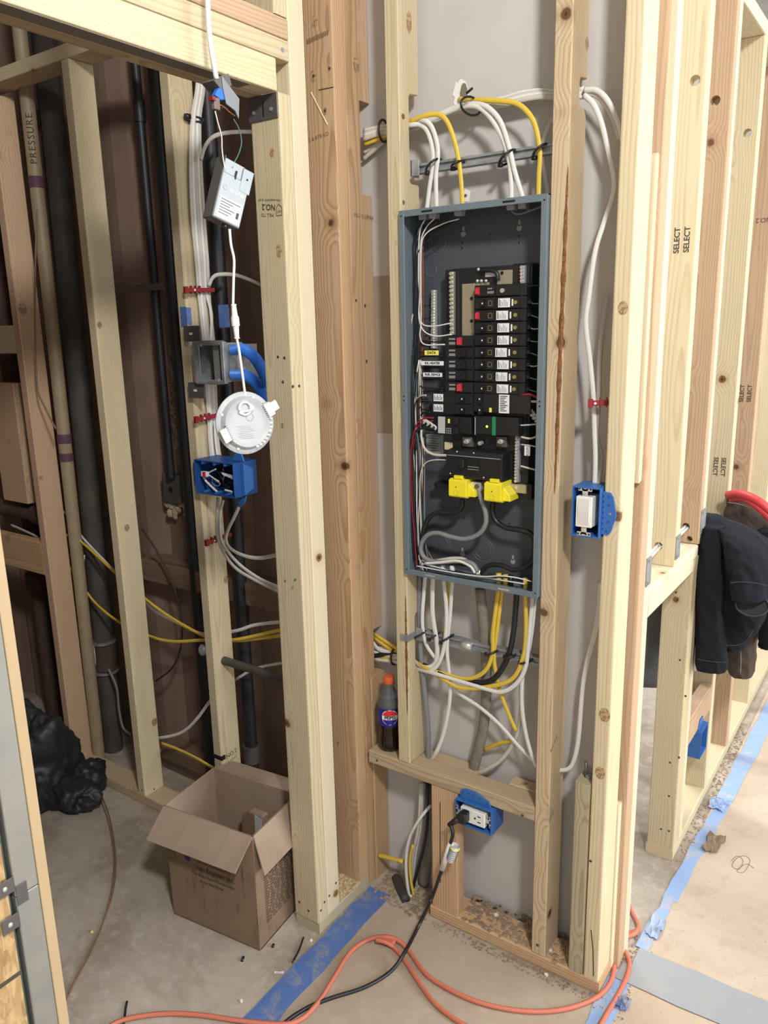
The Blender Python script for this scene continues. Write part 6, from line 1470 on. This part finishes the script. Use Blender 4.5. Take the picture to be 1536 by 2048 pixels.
# ================================================================ jackets
def loft(secs, n=28, wr=.006, fr=22.0, seed=0.0, closed=True, sq=1.0):
    """secs: (centre, half-axis u, half-axis v) rings; squarish outline, folds running down the cloth"""
    vs = []; fs = []
    for si, (c, a, b_) in enumerate(secs):
        c, a, b_ = Vector(c), Vector(a), Vector(b_)
        for i in range(n):
            g = 2*math.pi*i/n; cg, sg = math.cos(g), math.sin(g)
            q = c + a*math.copysign(abs(cg)**sq, cg) + b_*math.copysign(abs(sg)**sq, sg); d = (q - c).normalized()
            P_ = Vector((q.x*fr + q.z*fr*.25, q.y*fr, q.z*fr*.30)) + Vector((seed, 0, 0))
            w_ = mnoise.noise(P_) + .6*(.5 - abs(mnoise.noise(P_*2.1 + Vector((3, 1, 0))))*2)
            vs.append(q + d*wr*w_*1.6)
    m_ = len(secs)
    fs = [(k*n+i, k*n+(i+1) % n, (k+1)*n+(i+1) % n, (k+1)*n+i) for k in range(m_-1) for i in range(n)]
    if closed: fs += [tuple(range(n-1, -1, -1)), tuple(range((m_-1)*n, m_*n))]
    return MB().add(vs, fs)
def resamp(secs, k=9):
    cs = spline([s[0] for s in secs], k); a_ = spline([s[1] for s in secs], k); b_ = spline([s[2] for s in secs], k)
    return list(zip(cs, a_, b_))
jk = empty('jacket', (.80, .75, .55), 'black work jacket hanging on the right stud wall', 'jacket')
YJ = .74
def J(u, v, y=YJ): return AY(y, u, v)
def sec(u0, u1, v, dy, y=YJ, v1=None):
    a, b_ = J(u0, v, y), J(u1, v1 or v, y); c = (a + b_)/2; return (c, (b_ - a)/2, Vector((0, dy, 0)))
S = [sec(1404, 1436, 1027, .02, v1=1031), sec(1401, 1480, 1036, .05, v1=1050), sec(1399, 1520, 1055, .08, v1=1075), sec(1398, 1548, 1085, .09, v1=1105), sec(1397, 1552, 1130, .09, v1=1140), sec(1400, 1545, 1190, .08), sec(1420, 1530, 1240, .075), sec(1440, 1502, 1278, .06), sec(1446, 1494, 1292, .05), sec(1448, 1490, 1294, .03)]
obj('jacket_body', loft(resamp(S), 64, .008, 15, 1.0, sq=.8), jacket_m, jk, True)
S = [sec(1401, 1446, 1052, .035, YJ - .05), sec(1397, 1450, 1090, .045, YJ - .06), sec(1395, 1452, 1160, .045, YJ - .065), sec(1393, 1451, 1230, .042, YJ - .065), sec(1391, 1451, 1290, .040, YJ - .065), sec(1391, 1452, 1318, .038, YJ - .065), sec(1394, 1453, 1332, .036, YJ - .065, 1338), sec(1400, 1450, 1336, .030, YJ - .065, 1343)]
sl0 = obj('sleeve', loft(resamp(S), 48, .006, 20, 2.0, sq=.7), jacket_m, jk, True)
S = [sec(1438, 1500, 1052, .045, YJ - .05, 1072), sec(1448, 1528, 1085, .055, YJ - .075, 1100), sec(1455, 1536, 1130, .058, YJ - .10, 1135), sec(1460, 1535, 1170, .055, YJ - .12), sec(1464, 1534, 1196, .050, YJ - .135)]
sl = obj('sleeve', loft(resamp(S), 48, .006, 20, 3.0, sq=.85), jacket_m, jk, True)
c = J(1504, 1210, YJ - .155); tcam = (EYE - c).normalized(); ea = Vector((0, 0, 1)).cross(tcam).normalized(); eb = tcam.cross(ea)
obj('cuff', MB().tube([c + ea*.040*math.cos(g*math.pi/14) + eb*.029*math.sin(g*math.pi/14) for g in range(29)], .0022, 6, caps=False), seamm, sl, True)
obj('cuff_wall', loft(resamp([(c - tcam*.06 + eb*.02, ea*.042, eb*.036), (c - tcam*.03 + eb*.01, ea*.043, eb*.033), (c, ea*.040, eb*.029)]), 40, .0015, closed=False), jacket_m, sl, True)
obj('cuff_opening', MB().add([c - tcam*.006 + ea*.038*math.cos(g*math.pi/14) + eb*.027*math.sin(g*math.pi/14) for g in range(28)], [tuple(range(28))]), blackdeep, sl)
def seam(par, pts, y, mat=seamm): obj('seam', MB().tube(spline([J(u, v, y) for u, v in pts], 8), .0012, 5), mat, par, True)
seam(sl, [(1460, 1166), (1480, 1164), (1510, 1166), (1534, 1172)], YJ - .182)
seam(jk, [(1450, 1040), (1480, 1048), (1512, 1066), (1536, 1090)], YJ - .088)
seam(jk, [(1448, 1290), (1470, 1291), (1490, 1284), (1506, 1262)], YJ - .085)
seam(sl0, [(1394, 1318), (1420, 1323), (1452, 1325)], YJ - .108)
jb2 = empty('jacket', (.86, .95, .55), 'dark brown jacket hanging behind the black jacket', 'jacket')
S = [sec(1458, 1490, 986, .02, .96, 990), sec(1455, 1560, 996, .06, .96, 1030), sec(1450, 1580, 1040, .085, .96, 1070), sec(1446, 1570, 1160, .09, .96), sec(1446, 1530, 1250, .08, .94), sec(1447, 1512, 1290, .065, .92), sec(1452, 1506, 1325, .05, .92), sec(1458, 1503, 1342, .045, .92, 1346), sec(1466, 1497, 1348, .03, .92, 1352)]
obj('jacket_body', loft(resamp(S), 60, .007, 17, 5.0, sq=.8), jacket_b, jb2, True)
seam(jb2, [(1456, 1005), (1485, 1010), (1515, 1026), (1540, 1046)], .835, plain('pale_seam', rgb(130, 124, 116), .9))
seam(jb2, [(1481, 1300), (1482, 1322), (1481, 1346)], .815, bpy.data.materials['pale_seam'])
S = [sec(1520, 1570, 1060, .05, .86), sec(1522, 1580, 1160, .05, .86), sec(1520, 1580, 1260, .05, .86), sec(1516, 1570, 1292, .04, .86)]
obj('sleeve', loft(resamp(S), 40, .006, 20, 6.0, sq=.8), jacket_m, jb2, True)
for k, (a, r_) in enumerate((((1457, 986), .013), ((1464, 994), .012))):
    cable('red_cable', [(a[0], a[1] + 4, .90), (a[0] + 22, a[1] + 2, .86), (1510, 999 + k*10, .83), (1536, 1018 + k*14, .82), (1565, 1047 + k*14, .82)], r_, redcable, ('upper', 'lower')[k] + ' red cable loop lying over the brown jacket')
# dark grey garment hanging behind the sill
gc = empty('grey_coat', (.54, .80, .48), 'dark grey coat hanging behind the low sill opening', 'coat')
def sec2(x0, x1, z, dy, y=.80): return (Vector(((x0+x1)/2, y, z)), Vector(((x1-x0)/2, 0, 0)), Vector((0, dy, 0)))
obj('coat_body', loft(resamp([sec2(.42, .621, .97, .05), sec2(.40, .6205, .90, .08), sec2(.39, .616, .75, .09), sec2(.41, .612, .60, .09), sec2(.44, .606, .50, .085), sec2(.47, .59, .468, .07)]), 30, .006, 12, 8.0), greycloth, gc, True)
# white plastic sheet far right
p = AZ(0, 1506, 1330)
# cables through the sill studs
def bundle(a, b_, lab):
    e = empty('cable_bundle', a, lab, 'cable')
    for k in range(3):
        o_ = Vector((.004*math.cos(k*2.1), 0, .004*math.sin(k*2.1)))
        obj('cable_strand', MB().tube([a + o_, a.lerp(b_, .5) + o_*1.1, b_ + o_], .0036, 7), whitecable, e, True)
a, b_ = AY(.389, 1317, 1093), AY(.184, 1296, 1106)
bundle(a, Vector((a.x + .004, .186, a.z - .012)), 'white cables between the doubled stud and the middle stud')
a = AY(.631, 1372, 1055); bundle(a, Vector((a.x + .002, .430, a.z - .006)), 'white cables between the middle stud and the far double stud')
cable('white_cable', [AX(.703, u, v) for u, v in ((1401, 1110), (1404, 1160), (1398, 1230), (1392, 1300), (1389, 1340))], .005, whitecable, 'white cable hanging beside the left sleeve of the black jacket', raw=True)
# ================================================================ orange extension cords
ZO = .0068
oc = [(190, 2075), (240, 2042), (320, 2028), (400, 2030), (500, 2044), (585, 2046), (632, 2010), (668, 1955), (700, 1905), (735, 1880), (768, 1874, .016), (795, 1880, .014), (818, 1902), (850, 1946), (890, 1974), (950, 2002), (1020, 2019), (1090, 2023), (1150, 2013), (1200, 1990), (1224, 1958), (1230, 1918), (1237, 1890), (1255, 1868), (1272, 1862, .014)]
cable('extension_cord', zpath([(p[0], p[1], p[2] if len(p) > 2 else ZO) for p in oc]), .0058, orangecord, 'orange extension cord sweeping across the floor in front of the panel wall', raw=True, cat='extension cord')
oc2 = [(1240, 1798), (1256, 1808), (1266, 1828), (1277, 1852, .016), (1268, 1868, .02), (1248, 1876, .02), (1238, 1888, .018), (1250, 1904, .012), (1259, 1925), (1253, 1955), (1236, 1990), (1212, 2030), (1190, 2070)]
cable('extension_cord', zpath([(p[0], p[1], p[2] if len(p) > 2 else ZO) for p in oc2]), .0058, orangecord, 'orange cord strand looping around the foot of the right post', raw=True, cat='extension cord')
oc3 = [(752, 1880, .019), (770, 1884, .019), (790, 1897), (812, 1925), (838, 1965), (868, 2005), (905, 2035), (945, 2060)]
cable('extension_cord', zpath([(p[0], p[1], p[2] if len(p) > 2 else ZO) for p in oc3]), .0058, orangecord, 'second orange cord strand running off the bottom of the picture', raw=True, cat='extension cord')
c = AZ(.012, 778, 1880); obj('cord_joint', MB().box(c.x - .022, c.x + .018, c.y - .012, c.y + .012, .002, .016), orangecord, None, bevel=.004, seg=2, label='orange cord connector lying at the top of the loop', cat='connector')
